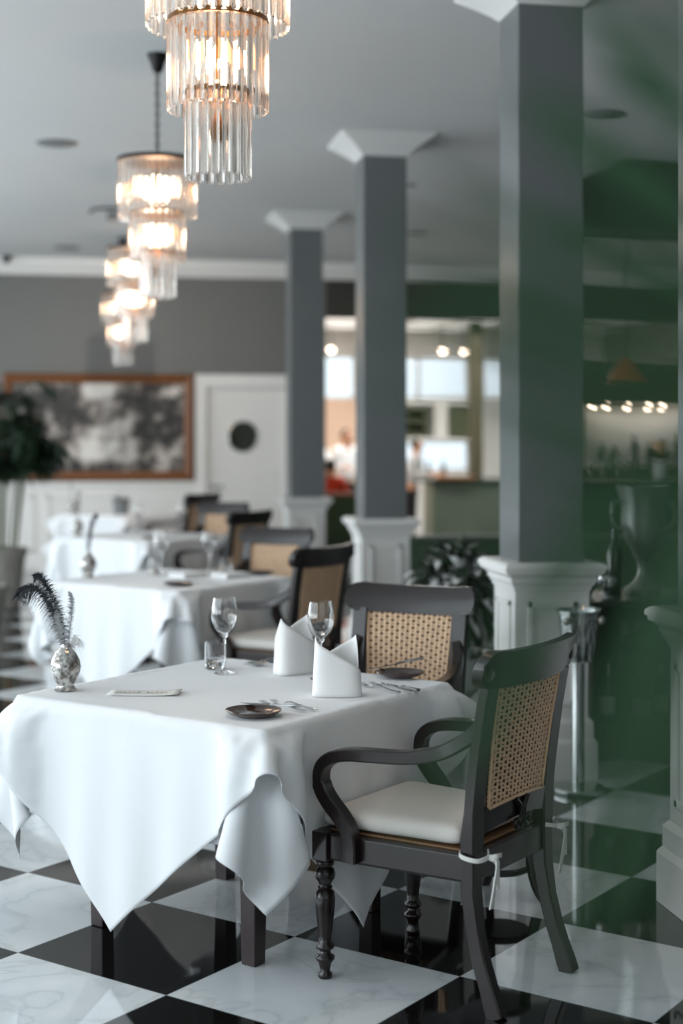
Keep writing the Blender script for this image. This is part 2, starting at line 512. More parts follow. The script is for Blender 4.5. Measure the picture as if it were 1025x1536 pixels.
# kitchen room seen through the opening
KY = 25.0
struct(MB().box(-0.5, 9.05, WY + 0.15, KY + 0.1, 3.42, 3.6).build('ceiling_kitchen', 'kitchenwhite', smooth=False))
struct(MB().box(2.4, 2.5, WY + 0.15, KY, 0, 3.42).build('wall_kitchen_left', 'peach', smooth=False))
b = MB()
b.box(2.5, 4.62, KY, KY + 0.1, 0, 2.22)                       # peach wall under the first window
struct(b.build('wall_kitchen_back', 'peach', smooth=False))
b = MB()
b.box(2.5, 9.05, KY, KY + 0.1, 2.98, 3.42)
b.box(4.62, 5.35, KY, KY + 0.1, 0, 2.98)
b.box(5.35, 6.62, KY, KY + 0.1, 1.53, 2.22); b.box(5.35, 6.62, KY, KY + 0.1, 0, 0.98)
b.box(6.62, 6.85, KY, KY + 0.1, 0, 2.98)
b.box(6.85, 9.05, KY, KY + 0.1, 0, 2.22)
b.box(7.35, 9.05, KY, KY + 0.1, 1.0, 2.98)
struct(b.build('wall_kitchen_far', 'kitchenwhite', smooth=False))
def window(name, x0, x1, z0, z1, mulls=()):
    b = MB()
    for a in ((x0, x0 + 0.05, z0, z1), (x1 - 0.05, x1, z0, z1), (x0, x1, z0, z0 + 0.05), (x0, x1, z1 - 0.05, z1)):
        b.box(a[0], a[1], KY + 0.02, KY + 0.08, a[2], a[3])
    for mx_ in mulls: b.box(mx_ - 0.03, mx_ + 0.03, KY + 0.02, KY + 0.08, z0, z1)
    o = struct(b.build(name, 'kitchenwhite', smooth=False))
    MB().box(x0 + 0.04, x1 - 0.04, KY + 0.045, KY + 0.051, z0 + 0.04, z1 - 0.04).build('window_pane', 'glass', o, smooth=False)
window('window_1', 2.5, 4.62, 2.22, 2.98)
window('window_2', 5.35, 6.62, 2.22, 2.98, (5.72,))
window('window_3', 5.35, 6.62, 0.98, 1.53)
window('window_4', 6.85, 7.35, 2.22, 2.98)
struct(MB().box(6.1, 6.28, 22.9, 23.1, 0, 3.42).build('trim_5', mat('post_paint', (78, 72, 54), 0.6), smooth=False))

# lit ceiling panels of the kitchen
M['panel'] = mat('ceiling_light_panel', (240, 240, 238), 0.5, emit=(255, 250, 244), estr=0.75)
for k, (x0, x1) in enumerate(((2.7, 4.5), (5.25, 5.85), (6.0, 6.6))):
    o = MB().box(x0, x1, 22.2, 24.7, 3.40, 3.425).build('ceiling_light', 'panel', None, smooth=False)
    tag(o, 'lit ceiling panel in the back room, %s' % ('seen between the two far pillars', 'left one over the service counter', 'right one over the service counter')[k], 'ceiling light', 'kitchen ceiling panels')

# ------------------------------------------------------------------ pillars
def pillar(label, x, y, first=None):
    if first: return dup(first, label, (x, y, 0))
    t = thing('pillar', label, 'pillar', (x, y, 0), 0, 'square grey pillars')
    MB().box(-0.156, 0.156, -0.156, 0.156, 0.99, 3.56).build('shaft', 'pillar', t, smooth=False, bevel=0.006)
    b = MB()
    b.box(-0.21, 0.21, -0.21, 0.21, 0, 0.17); b.frust(0, 0, 0.17, 0.21, 0.19, 0.195)
    b.box(-0.195, 0.195, -0.195, 0.195, 0.19, 0.26); b.frust(0, 0, 0.26, 0.195, 0.28, 0.178)
    b.box(-0.175, 0.175, -0.175, 0.175, 0.28, 0.88)
    ped = b.build('pedestal', 'white', t, smooth=False, bevel=0.003)
    for k in range(4):
        q = MB()
        for x0, x1, z0, z1 in ((-0.115, 0.115, 0.79, 0.815), (-0.115, 0.115, 0.34, 0.365), (-0.115, -0.09, 0.34, 0.815), (0.09, 0.115, 0.34, 0.815)):
            q.box(x0, x1, -0.186, -0.173, z0, z1)
        q.xform(Matrix.Rotation(k * PI / 2, 4, 'Z'))
        q.build('panel_moulding', 'white', ped, smooth=False, bevel=0.003)
    b = MB()
    for z0, h0, z1, h1 in ((0.865, 0.183, 0.885, 0.183), (0.885, 0.19, 0.905, 0.197), (0.905, 0.203, 0.925, 0.203), (0.925, 0.205, 0.945, 0.224), (0.945, 0.232, 0.962, 0.232), (0.962, 0.24, 0.982, 0.24), (0.982, 0.24, 0.995, 0.222)):
        b.frust(0, 0, z0, h0, z1, h1)
    b.build('cornice', 'white', t, smooth=False, bevel=0.004)
    b = MB()
    prof = [(3.548, 0.158), (3.575, 0.186), (3.605, 0.222), (3.64, 0.27), (3.68, 0.33), (3.69, 0.335)]
    for (z0, h0), (z1, h1) in zip(prof, prof[1:]): b.frust(0, 0, z0, h0, z1, h1)
    b.build('capital', 'capital', t, smooth=False)
    return t
p1 = pillar('grey square pillar on white pedestal behind the steel wine cooler stand', 2.123, 6.72)
pillar('grey square pillar on white pedestal, right behind the facing cane-back chair', 2.11, 10.44, p1)
pillar('grey square pillar farthest back, beside the white porthole door', 2.11, 14.15, p1)
pillar('white pedestal of the pillar cut off by the right edge of the photo', 2.125, 4.57, p1)

# ------------------------------------------------------------------ painting
t = thing('framed_painting', 'large grey landscape painting in a gilt frame on the back wall', 'painting', (0.21, WY - 0.04, 1.69))
W2, H2 = 1.12, 0.635
b = MB()
prof = [(0, 0.04), (0, -0.03), (0.03, -0.05), (0.05, -0.035), (0.085, -0.03), (0.11, -0.012), (0.12, 0.04)]
corners = [(-W2, -H2), (W2, -H2), (W2, H2), (-W2, H2)]
vs = []
for (cx_, cz_) in corners:
    for a, dy in prof:
        vs.append((cx_ - math.copysign(a, cx_), dy, cz_ - math.copysign(a, cz_)))
m_ = len(prof)
fs = [(c * m_ + k, c * m_ + (k + 1) % m_, ((c + 1) % 4) * m_ + (k + 1) % m_, ((c + 1) % 4) * m_ + k) for c in range(4) for k in range(m_)]
b.add(vs, fs).build('frame', 'gilt', t, smooth=False)
MB().box(-W2 + 0.1, W2 - 0.1, 0.0, 0.02, -H2 + 0.1, H2 - 0.1).build('canvas', 'painting', t, smooth=False)

# ------------------------------------------------------------------ tables and their cloths
TH = 0.744
T = [(0.505, 4.85), (0.512, 8.69), (0.512, 12.53), (0.46, 16.25)]
tn = ['in the foreground', 'second from the camera', 'third from the camera', 'farthest back by the painting']
t0 = None
for (x, y), nm in zip(T, tn):
    lab = 'square dark wood dining table under white cloths, ' + nm
    if t0 is None:
        t0 = thing('dining_table', lab, 'table', (x, y, 0), R(45), 'dining tables')
        MB().box(-0.486, 0.486, -0.486, 0.486, 0.704, 0.73).build('tabletop', 'tablewood', t0, smooth=False, bevel=0.008)
        MB().box(-0.33, 0.33, -0.33, 0.33, 0.62, 0.704).build('apron', 'tablewood', t0, smooth=False, bevel=0.004)
        for sx in (-1, 1):
            for sy in (-1, 1):
                q = MB().frust(sx * 0.31, sy * 0.31, 0, 0.026, 0.704, 0.036)
                q.build('leg', 'tablewood', t0, smooth=False, bevel=0.004)
    else:
        dup(t0, lab, (x, y, 0))

def collide(Q, P, half, top, r, flap=0.0, late=False, bulge=0.0):
    """keep the cloth outside the table, a rounded square column"""
    hi, ti = half - r, top - r
    ax, ay, z = np.abs(Q[:, 0]), np.abs(Q[:, 1]), Q[:, 2]
    cx, cy, cz = np.minimum(ax, hi), np.minimum(ay, hi), np.minimum(z, ti)
    dx, dy, dz = ax - cx, ay - cy, z - cz
    d = np.sqrt(dx * dx + dy * dy + dz * dz)
    out = (d > 1e-9) & (d < r)
    f = r / np.maximum(d, 1e-9)
    nx, ny, nz = ax.copy(), ay.copy(), z.copy()
    nx[out] = (cx + dx * f)[out]; ny[out] = (cy + dy * f)[out]; nz[out] = (cz + dz * f)[out]
    ins = d <= 1e-9
    px, py, pz = hi - ax, hi - ay, ti - z
    mz = ins & (pz <= px) & (pz <= py); mx = ins & ~mz & (px <= py); my = ins & ~mz & ~mx
    nz[mz] = top; nx[mx] = half; ny[my] = half
    Q = np.stack([nx * np.where(Q[:, 0] < 0, -1, 1), ny * np.where(Q[:, 1] < 0, -1, 1), np.maximum(nz, 0.012)], 1)
    m = (out | ins) & (ax < hi) & (ay < hi) & (np.abs(Q[:, 2] - top) < 1e-6)
    Q[m, :2] = P[m, :2] + (Q[m, :2] - P[m, :2]) * 0.15          # cloth lying on the top hardly slides
    # along the middle of a side the cloth hangs close to the table
    if late:
        for a, o in ((0, 1), (1, 0)):
            m = (np.abs(Q[:, o]) < half - 0.14) & (np.abs(Q[:, a]) > half + 0.006) & (Q[:, 2] < top - 0.04)
            Q[m, a] -= (Q[m, a] - np.sign(Q[m, a]) * (half + 0.006)) * 0.3
    if bulge and late:
        # the under cloth's corner fold stands out beneath this cloth
        for k in range(4):
            t = k * PI / 2 + PI / 4
            n = np.array([math.cos(t), math.sin(t)])
            rel = Q[:, :2] - n * half * 2 ** 0.5
            d = rel @ n
            lat = np.abs(rel @ np.array([-n[1], n[0]]))
            g = bulge * np.clip((top - 0.025 - Q[:, 2]) / 0.09, 0, 1) * np.clip(1 - (lat / 0.13) ** 2, 0, 1)
            m = (d < g) & (d > -0.12) & (g > 0) & (Q[:, 2] < top - 0.03)
            Q[m, :2] += (g - d)[m, None] * n * 0.3 * np.clip(1 - lat[m, None] / 0.13, 0, 1)
    if flap and late:
        # corner flaps swing round and lie towards one side
        for k in range(4):
            t = k * PI / 2 + PI / 4 + flap
            n = np.array([math.cos(t), math.sin(t)])
            c = np.array([math.cos(k * PI / 2 + PI / 4), math.sin(k * PI / 2 + PI / 4)]) * half * 2 ** 0.5
            d = (Q[:, :2] - c) @ n - 0.045
            m = (d > 0) & (Q[:, 2] < top - 0.03)
            Q[m, :2] -= d[m, None] * n * 0.1
    return Q

def drape(L, rot, half, top, N, seed, steps=360, iters=12, flap=0.0, bulge=0.0):
    """hang a square cloth over the square table by relaxing a spring grid"""
    g = np.linspace(-L / 2, L / 2, N)
    X, Y = np.meshgrid(g, g, indexing='ij')
    c, s = math.cos(rot), math.sin(rot)
    P = np.stack([X * c - Y * s, X * s + Y * c, np.full_like(X, top + 0.002)], -1)
    # slight ripples in the overhang start the folds
    P[..., 2] += 0.006 * np.sin(X * 9 + seed) * np.sin(Y * 8 + 2 * seed) * (np.maximum(abs(P[..., 0]), abs(P[..., 1])) > half)
    h = g[1] - g[0]
    cons = []
    for di, dj, st, k in ((1, 0, 1, 1.0), (0, 1, 1, 1.0), (1, 1, 2 ** 0.5, 0.5), (1, -1, 2 ** 0.5, 0.5), (2, 0, 2, 0.12), (0, 2, 2, 0.12)):
        for par in range(2):
            I, J = np.meshgrid(np.arange(N), np.arange(N), indexing='ij')
            sel = (I + di < N) & (J + dj < N) & (J + dj >= 0)
            key = (I // max(1, di)) if di else (J // max(1, abs(dj)))
            sel &= (key % 2 == par)
            I, J = I[sel], J[sel]
            cons.append((I * N + J, (I + di) * N + J + dj, st * h, k))
    P = P.reshape(-1, 3); V = np.zeros_like(P)
    dt = 0.012
    for it in range(steps):
        V[:, 2] -= 9.8 * dt
        V *= 0.98 if it < steps * 0.6 else 0.88
        Q = P + V * dt
        for _ in range(iters):
            for ia, ib, d0, k in cons:
                d = Q[ib] - Q[ia]
                ln = np.sqrt((d * d).sum(1))[:, None] + 1e-9
                cor = d * ((ln - d0) / ln) * 0.5 * k
                Q[ia] += cor; Q[ib] -= cor
            Q = collide(Q, P, half, top, 0.007, flap, it > steps * 0.35, bulge)
        V = (Q - P) / dt
        P = Q
    fs = [(i * N + j, (i + 1) * N + j, (i + 1) * N + j + 1, i * N + j + 1) for i in range(N - 1) for j in range(N - 1)]
    return P, fs

def cloth_obj(name, data, lab, cat, loc, group):
    b = MB().add(*data)
    o = b.build(name, 'cloth', None, True, solid=0.0016, angle=180)
    o.location = loc; o.rotation_euler = (0, 0, R(45))
    return tag(o, lab, cat, group)
uP, uF = drape(1.63, 0.0, 0.500, TH - 0.003, 53, 3, flap=0.45)
uP = uP.reshape(53, 53, 3).transpose(1, 0, 2).reshape(-1, 3)[:, [0, 1, 2]]
oP, oF = drape(1.64, R(42.5), 0.512, TH + 0.001, 53, 5, bulge=0.032)
def ripple(P, half, top, amp, freq, ph):
    """soft vertical folds, always outwards, growing towards the hem"""
    P = P.copy()
    drop = np.clip((top - P[:, 2]) / 0.5, 0, 1)
    for a, o in ((0, 1), (1, 0)):
        m = np.abs(P[:, a]) >= half - 0.004
        wv = 0.5 + 0.5 * np.sin(P[:, o] * freq + ph + 3 * a) * np.cos(P[:, o] * freq * 0.37 + ph)
        P[m, a] += (np.sign(P[:, a]) * amp * drop * wv)[m]
    return P
def refine(P, N, half, top, f=3):
    """finer grid through the same points, pressed crisply over the table edge"""
    G = P.reshape(N, N, 3)
    for _ in range(2):
        E = np.concatenate([2 * G[:1] - G[1:2], G, 2 * G[-1:] - G[-2:-1]], 0)
        rows = []
        for k in range(f):
            t = k / f
            a, b_, c, d = E[:-3], E[1:-2], E[2:-1], E[3:]
            rows.append(0.5 * (2 * b_ + (c - a) * t + (2 * a - 5 * b_ + 4 * c - d) * t * t + (3 * b_ - a - 3 * c + d) * t ** 3))
        H_ = np.stack(rows, 1).reshape(-1, G.shape[1], 3)
        G = np.concatenate([H_, G[-1:]], 0).transpose(1, 0, 2)
    M_ = G.shape[0]
    Q = G.reshape(-1, 3)
    Q = collide(Q, Q, half, top, 0.005)
    fs = [(i * M_ + j, (i + 1) * M_ + j, (i + 1) * M_ + j + 1, i * M_ + j + 1) for i in range(M_ - 1) for j in range(M_ - 1)]
    return Q.tolist(), fs
under = refine(uP, 53, 0.500, TH - 0.003, 2)
over = refine(ripple(oP, 0.512, TH, 0.022, 24, 1.0), 53, 0.512, TH + 0.001, 3)
uo = cloth_obj('tablecloth', under, 'white under tablecloth with straight hem, on the foreground table', 'tablecloth', (*T[0], 0), 'white tablecloths')
oo = cloth_obj('overlay_cloth', over, 'white overlay cloth with its points hanging down, on the foreground table', 'tablecloth', (*T[0], 0), 'white overlay cloths')
for k in (1, 2, 3):
    dup(uo, 'white under tablecloth with straight hem, on the table ' + tn[k], (*T[k], 0), R(45 + 90 * k))
    dup(oo, 'white overlay cloth with pointed corners, on the table ' + tn[k], (*T[k], 0), R(45 + 90 * k))

# ------------------------------------------------------------------ armchair
def bow(x):
    return -0.026 * (1 - (x / 0.24) ** 2)
BK = [(0.0, -0.293), (0.06, -0.272), (0.13, -0.245), (0.22, -0.221), (0.32, -0.206), (0.40, -0.203), (0.47, -0.204), (0.60, -0.216), (0.76, -0.237), (0.88, -0.258), (0.95, -0.276), (1.0, -0.298)]
def ybk(z):
    return float(np.interp(z, [p[0] for p in BK], [p[1] for p in BK]))

def plate_between(b, outline_top, outline_bot, thick):
    """curved board: columns of x with top and bottom heights, following the chair back"""
    n = len(outline_top)
    vs = []
    for dy in (thick / 2, -thick / 2):
        for k in range(n):
            x, zt = outline_top[k]; _, zb = outline_bot[k]
            for i in range(5):
                z = zb + (zt - zb) * i / 4
                vs.append((x, ybk(z) + bow(x) + dy, z))
    o = n * 5
    fs = []
    for k in range(n - 1):
        for i in range(4):
            a = k * 5 + i
            fs += [(a, a + 5, a + 6, a + 1), (o + a, o + a + 1, o + a + 6, o + a + 5)]
        fs += [(k * 5, o + k * 5, o + k * 5 + 5, k * 5 + 5), (k * 5 + 4, k * 5 + 9, o + k * 5 + 9, o + k * 5 + 4)]
    for k in (0, n - 1):
        for i in range(4):
            a = k * 5 + i
            fs.append((a, a + 1, o + a + 1, o + a))
    b.add(vs, fs)

def make_chair(label, loc, rz):
    t = thing('armchair', label, 'chair', loc, rz, 'dark wood cane-back armchairs')
    # front legs: turned
    prof = [(0.017, 0), (0.021, 0.006), (0.021, 0.014), (0.014, 0.022), (0.017, 0.036), (0.020, 0.046), (0.028, 0.056), (0.028, 0.064), (0.018, 0.070), (0.016, 0.080), (0.027, 0.088), (0.028, 0.096), (0.018, 0.104), (0.019, 0.125), (0.024, 0.165),
            (0.029, 0.21), (0.030, 0.232), (0.026, 0.25), (0.018, 0.258), (0.022, 0.264), (0.017, 0.270), (0.020, 0.278), (0.028, 0.290), (0.030, 0.302), (0.026, 0.315), (0.018, 0.322), (0.026, 0.328), (0.027, 0.338), (0.022, 0.346)]
    for sx in (-1, 1):
        q = MB().lathe(prof, sx * 0.238, 0.262, 20)
        q.build('front_leg', 'wood', t, angle=60)
    # rear legs running up into the back posts
    for sx in (-1, 1):
        zs = [0, 0.03, 0.08, 0.14, 0.22, 0.32, 0.40, 0.47, 0.54, 0.62, 0.70, 0.78, 0.86, 0.893]
        path = [(sx * (0.217 - 0.010 * min(1, z / 0.4) + 0.006 * max(0, z - 0.5)), ybk(z) + (bow(0.21) if z > 0.45 else bow(0.21) * z / 0.45), z) for z in zs]
        q = MB().bar(path, lambda i: 0.042 if zs[i] < 0.3 else (0.052 if zs[i] < 0.46 else 0.062), lambda i: 0.05 if zs[i] < 0.05 else (0.043 if zs[i] < 0.35 else (0.046 if zs[i] < 0.5 else 0.033)), (0, 1, 0))
        q.build('rear_leg', 'wood', t, angle=30)
    # seat rails
    b = MB()
    b.box(-0.245, 0.245, 0.25, 0.292, 0.348, 0.425)
    b.box(-0.2, 0.2, -0.222, -0.185, 0.352, 0.428)
    for sx in (-1, 1):
        b.bar([(sx * 0.238, 0.292, 0.387), (sx * 0.213, -0.2, 0.39)], 0.04, 0.078)
        b.box(sx * 0.238 - 0.03, sx * 0.238 + 0.03, 0.235, 0.298, 0.344, 0.428)
    b.build('seat_frame', 'wood', t, smooth=False, bevel=0.005)
    b = MB()
    b.add([(-0.215, 0.25, 0.431), (0.215, 0.25, 0.431), (0.195, -0.19, 0.431), (-0.195, -0.19, 0.431), (-0.215, 0.25, 0.423), (0.215, 0.25, 0.423), (0.195, -0.19, 0.423), (-0.195, -0.19, 0.423)],
          [(0, 1, 2, 3), (4, 7, 6, 5), (0, 4, 5, 1), (1, 5, 6, 2), (2, 6, 7, 3), (3, 7, 4, 0)])
    b.tube([(-0.2, -0.192, 0.432), (0.2, -0.192, 0.432)], 0.0042, 6)
    b.tube([(-0.222, 0.25, 0.429), (-0.2, -0.17, 0.429)], 0.0042, 6); b.tube([(0.222, 0.25, 0.429), (0.2, -0.17, 0.429)], 0.0042, 6)
    b.build('cane_seat', 'caneseat', t)
    # cushion, puffed square pad
    b = MB()
    nu, nv = 15, 15
    vs = []
    for side in (1, -1):
        for i in range(nu):
            for j in range(nv):
                u, v = -1 + 2 * i / (nu - 1), -1 + 2 * j / (nv - 1)
                hwid = 0.228 + 0.018 * v
                if v < 0: hwid -= 0.004
                x = u * hwid; y = 0.055 + v * 0.232
                e = max(abs(u), abs(v))
                rc = max(0, abs(u) - 0.86) ** 2 + max(0, abs(v) - 0.86) ** 2
                pull = 1 - 1.3 * rc
                e2 = 1 - max(0, (e - 0.9) / 0.1) ** 2
                z = 0.462 + side * (0.017 + 0.011 * e2 + (0.006 * (1 - u * u) * (1 - v * v) if side > 0 else 0))
                vs.append((x * pull, 0.055 + (y - 0.055) * pull, z))
    fs = []
    for sd in (0, 1):
        for i in range(nu - 1):
            for j in range(nv - 1):
                a = sd * nu * nv + i * nv + j
                q4 = (a, a + nv, a + nv + 1, a + 1)
                fs.append(q4 if sd == 0 else q4[::-1])
    rim = [i * nv for i in range(nu)] + [(nu - 1) * nv + j for j in range(1, nv)] + [i * nv + nv - 1 for i in range(nu - 2, -1, -1)] + [j for j in range(nv - 2, 0, -1)]
    for k in range(len(rim)):
        a, c2 = rim[k], rim[(k + 1) % len(rim)]
        fs.append((a, c2, c2 + nu * nv, a + nu * nv))
    cu = b.add(vs, fs).build('seat_cushion', 'cushion', t, sub=2, angle=180)
    cu['label'] = 'off-white cotton seat pad with tie strings'
    for sx in (-1, 1):
        x0 = sx * 0.205
        def loop(zz, w_):
            return [(x0 - sx * 0.04, -0.175, zz + 0.005), (x0 + sx * 0.034, -0.19, zz - 0.004), (x0 + sx * 0.036, -0.242, zz - 0.012), (x0, -0.258, zz - 0.008), (x0 - sx * 0.034, -0.24, zz)]
        b = MB().bar(spline(loop(0.432, 0), 5), 0.004, 0.012)
        k0 = Vector((x0 - sx * 0.002, -0.262, 0.425))
        b.bar(spline([k0, k0 + Vector((0.012, -0.02, 0.004)), k0 + Vector((0.045, -0.012, -0.002))], 5), 0.004, 0.012)
        b.bar(spline([k0, k0 + Vector((0.006, -0.022, -0.01)), k0 + Vector((-0.008, -0.022, -0.07)), k0 + Vector((-0.012, -0.012, -0.135))], 6), 0.016, 0.004, (0, 1, 0))
        b.bar(spline([k0, k0 + Vector((0.016, -0.015, -0.02)), k0 + Vector((0.012, -0.02, -0.085))], 6), 0.014, 0.004, (0, 1, 0))
        b.build('tie_string', 'tie', cu)
    # crest rail with rolled ends
    half = [(0.0, 0.985, 0.880), (0.06, 0.985, 0.880), (0.12, 0.986, 0.881), (0.17, 0.987, 0.882), (0.20, 0.990, 0.884), (0.222, 0.992, 0.884), (0.24, 0.990, 0.888), (0.255, 0.983, 0.895), (0.264, 0.972, 0.906), (0.269, 0.956, 0.920), (0.271, 0.944, 0.932)]
    xs = [(-x, a, c) for x, a, c in reversed(half)] + half[1:]
    b = MB()
    plate_between(b, [(x, a) for x, a, c in xs], [(x, c) for x, a, c in xs], 0.034)
    cr = b.build('crest_rail', 'wood', t, bevel=0.006, angle=35)
    for sx in (-1, 1):
        q = MB().lathe([(0.002, -0.006), (0.026, -0.006), (0.03, 0), (0.026, 0.006), (0.002, 0.006)], seg=20)
        q.xform(Matrix.Translation((sx * 0.246, ybk(0.945) + bow(0.246) - 0.012, 0.94)) @ Matrix.Rotation(R(90), 4, 'X'))
        q.build('scroll_boss', 'wood', cr, angle=60)
    # lower back rail with a carved drop
    b = MB()
    xs = np.linspace(-0.19, 0.19, 21)
    plate_between(b, [(x, 0.556 - 0.012 * (abs(x) / 0.19) ** 2) for x in xs], [(x, 0.497 - 0.025 * (abs(x) / 0.19) ** 2) for x in xs], 0.024)
    lr = b.build('lower_rail', 'wood', t)
    b = MB()
    yy = ybk(0.5) - 0.030 - 0.012
    for sx in (-1, 1):
        sp_ = [(sx * 0.034, yy - 0.004, 0.548), (sx * 0.014, yy - 0.006, 0.528), (sx * 0.007, yy - 0.006, 0.50), (sx * 0.012, yy - 0.006, 0.478), (sx * 0.028, yy - 0.006, 0.468), (sx * 0.038, yy - 0.006, 0.478), (sx * 0.032, yy - 0.006, 0.490), (sx * 0.024, yy - 0.006, 0.484)]
        b.tube(spline(sp_, 5), 0.0075, 8)
    b.tube([(0, yy - 0.006, 0.535), (0, yy - 0.008, 0.46)], lambda i: (0.004, 0.010)[i], 8)
    b.build('carved_scroll', 'wood', lr)
    # cane panel: dark underlay and woven strands on both faces
    zb0, zt0 = 0.548, 0.884
    def hwz(z): return 0.158 + 0.020 * (z - zb0) / (zt0 - zb0)
    def arch(u): return 0.010 * (1 - u * u)
    def cp(u, v, dy):
        zlo = zb0 + arch(u) - 0.004
        z = zlo + (zt0 - zlo) * v
        x = u * hwz(z)
        return Vector((x, ybk(z) + bow(x) + dy, z))
    b = MB()
    nx_, nz_ = 9, 13
    vs = [cp(-1 + 2 * i / (nx_ - 1), j / (nz_ - 1), dy) for dy in (0.002, -0.002) for i in range(nx_) for j in range(nz_)]
    fs = []
    for sd in (0, 1):
        for i in range(nx_ - 1):
            for j in range(nz_ - 1):
                a = sd * nx_ * nz_ + i * nz_ + j
                fs.append((a, a + nz_, a + nz_ + 1, a + 1))
    un = b.add(vs, fs).build('cane_underlay', 'canedark', t)
    b = MB()
    NC, NR = 16, 25
    for sd in (1, -1):
        for i in range(NC + 1):
            u = -1 + 2 * i / NC
            pts = [cp(u + 0.010 * math.sin(j * PI), j / (NR * 2), sd * (0.0062 + 0.0012 * math.cos(j * PI))) for j in range(NR * 2 + 1)]
            b.tube(pts, 0.0054, 6, 0.34, (0, 1, 0))
        for j in range(NR + 1):
            v = j / NR
            pts = [cp(-1 + 2 * i / (NC * 2), min(1, max(0, v + 0.007 * math.sin(i * PI / 2 + j * PI))), sd * (0.0066 - 0.0014 * math.cos(i * PI))) for i in range(NC * 2 + 1)]
            b.tube(pts, 0.0034, 6, 0.5, (0, 1, 0))
        edge = [cp(-1, v, sd * 0.009) for v in np.linspace(0, 1, 12)] + [cp(u, 1, sd * 0.009) for u in np.linspace(-1, 1, 12)[1:]] + [cp(1, v, sd * 0.009) for v in np.linspace(1, 0, 12)[1:]] + [cp(u, 0, sd * 0.009) for u in np.linspace(1, -1, 12)[1:]]
        b.tube(edge, 0.0052, 6)
    b.build('cane_panel', 'cane', t, angle=80)
    # arms: a swept S from the post to the side of the seat
    ap = [(-0.240, 0.775, 0.205), (-0.205, 0.742, 0.222), (-0.14, 0.703, 0.243), (-0.067, 0.684, 0.256), (0.0, 0.676, 0.264), (0.08, 0.672, 0.27), (0.15, 0.667, 0.272), (0.205, 0.653, 0.272), (0.242, 0.625, 0.272), (0.252, 0.588, 0.271),
          (0.243, 0.553, 0.27), (0.218, 0.518, 0.268), (0.183, 0.482, 0.266), (0.160, 0.448, 0.264), (0.152, 0.41, 0.262), (0.152, 0.358, 0.262)]
    for sx in (-1, 1):
        path = spline([(sx * x, y, z) for y, z, x in ap], 4)
        n_ = len(path)
        ups = []
        for i in range(n_):
            tt = (path[min(i + 1, n_ - 1)] - path[max(i - 1, 0)]).normalized()
            ups.append(tuple(Vector((sx, 0, 0)).cross(tt)))
        q = MB().bar(path, lambda i: 0.038 + 0.008 * math.sin(PI * min(1, i / n_)), lambda i: 0.040 if i < n_ * 0.2 else (0.036 if i < n_ * 0.62 else 0.045), ups)
        q.build('arm', 'wood', t, angle=30)
    return t
ch = make_chair('armchair with its back to the camera, at the right side of the foreground table', (1.05, 4.245, 0), R(45))
def tuck(k, side, off, lat, rot):
    d = Vector((0.7071, -0.7071)) if side == 'F' else Vector((0.7071, 0.7071))
    r_ = Vector((0.7071, 0.7071)) if side == 'F' else Vector((-0.7071, 0.7071))
    p = Vector(T[k]) + d * off + r_ * lat
    return (p.x, p.y, 0), R((45 if side == 'F' else 135) + rot)
loc, rz = tuck(0, 'B', 0.85, 0.0, 9)
dup(ch, 'armchair facing the camera across the foreground table, cane back behind the napkins', loc, rz)
loc, rz = tuck(1, 'F', 0.86, -0.06, 0)
dup(ch, 'armchair with its back to the camera at the table second from the camera', loc, rz)
loc, rz = tuck(1, 'B', 0.80, 0.02, 6)
dup(ch, 'armchair facing the camera behind the table second from the camera', loc, rz)
loc, rz = tuck(2, 'F', 0.86, 0.0, 0)
dup(ch, 'armchair with its back to the camera at the table third from the camera', loc, rz)
loc, rz = tuck(2, 'B', 0.80, 0.0, 6)
dup(ch, 'armchair facing the camera behind the table third from the camera', loc, rz)
loc, rz = tuck(3, 'F', 0.83, 0.0, 0)
dup(ch, 'armchair at the farthest table, in front of the painting and door', loc, rz)

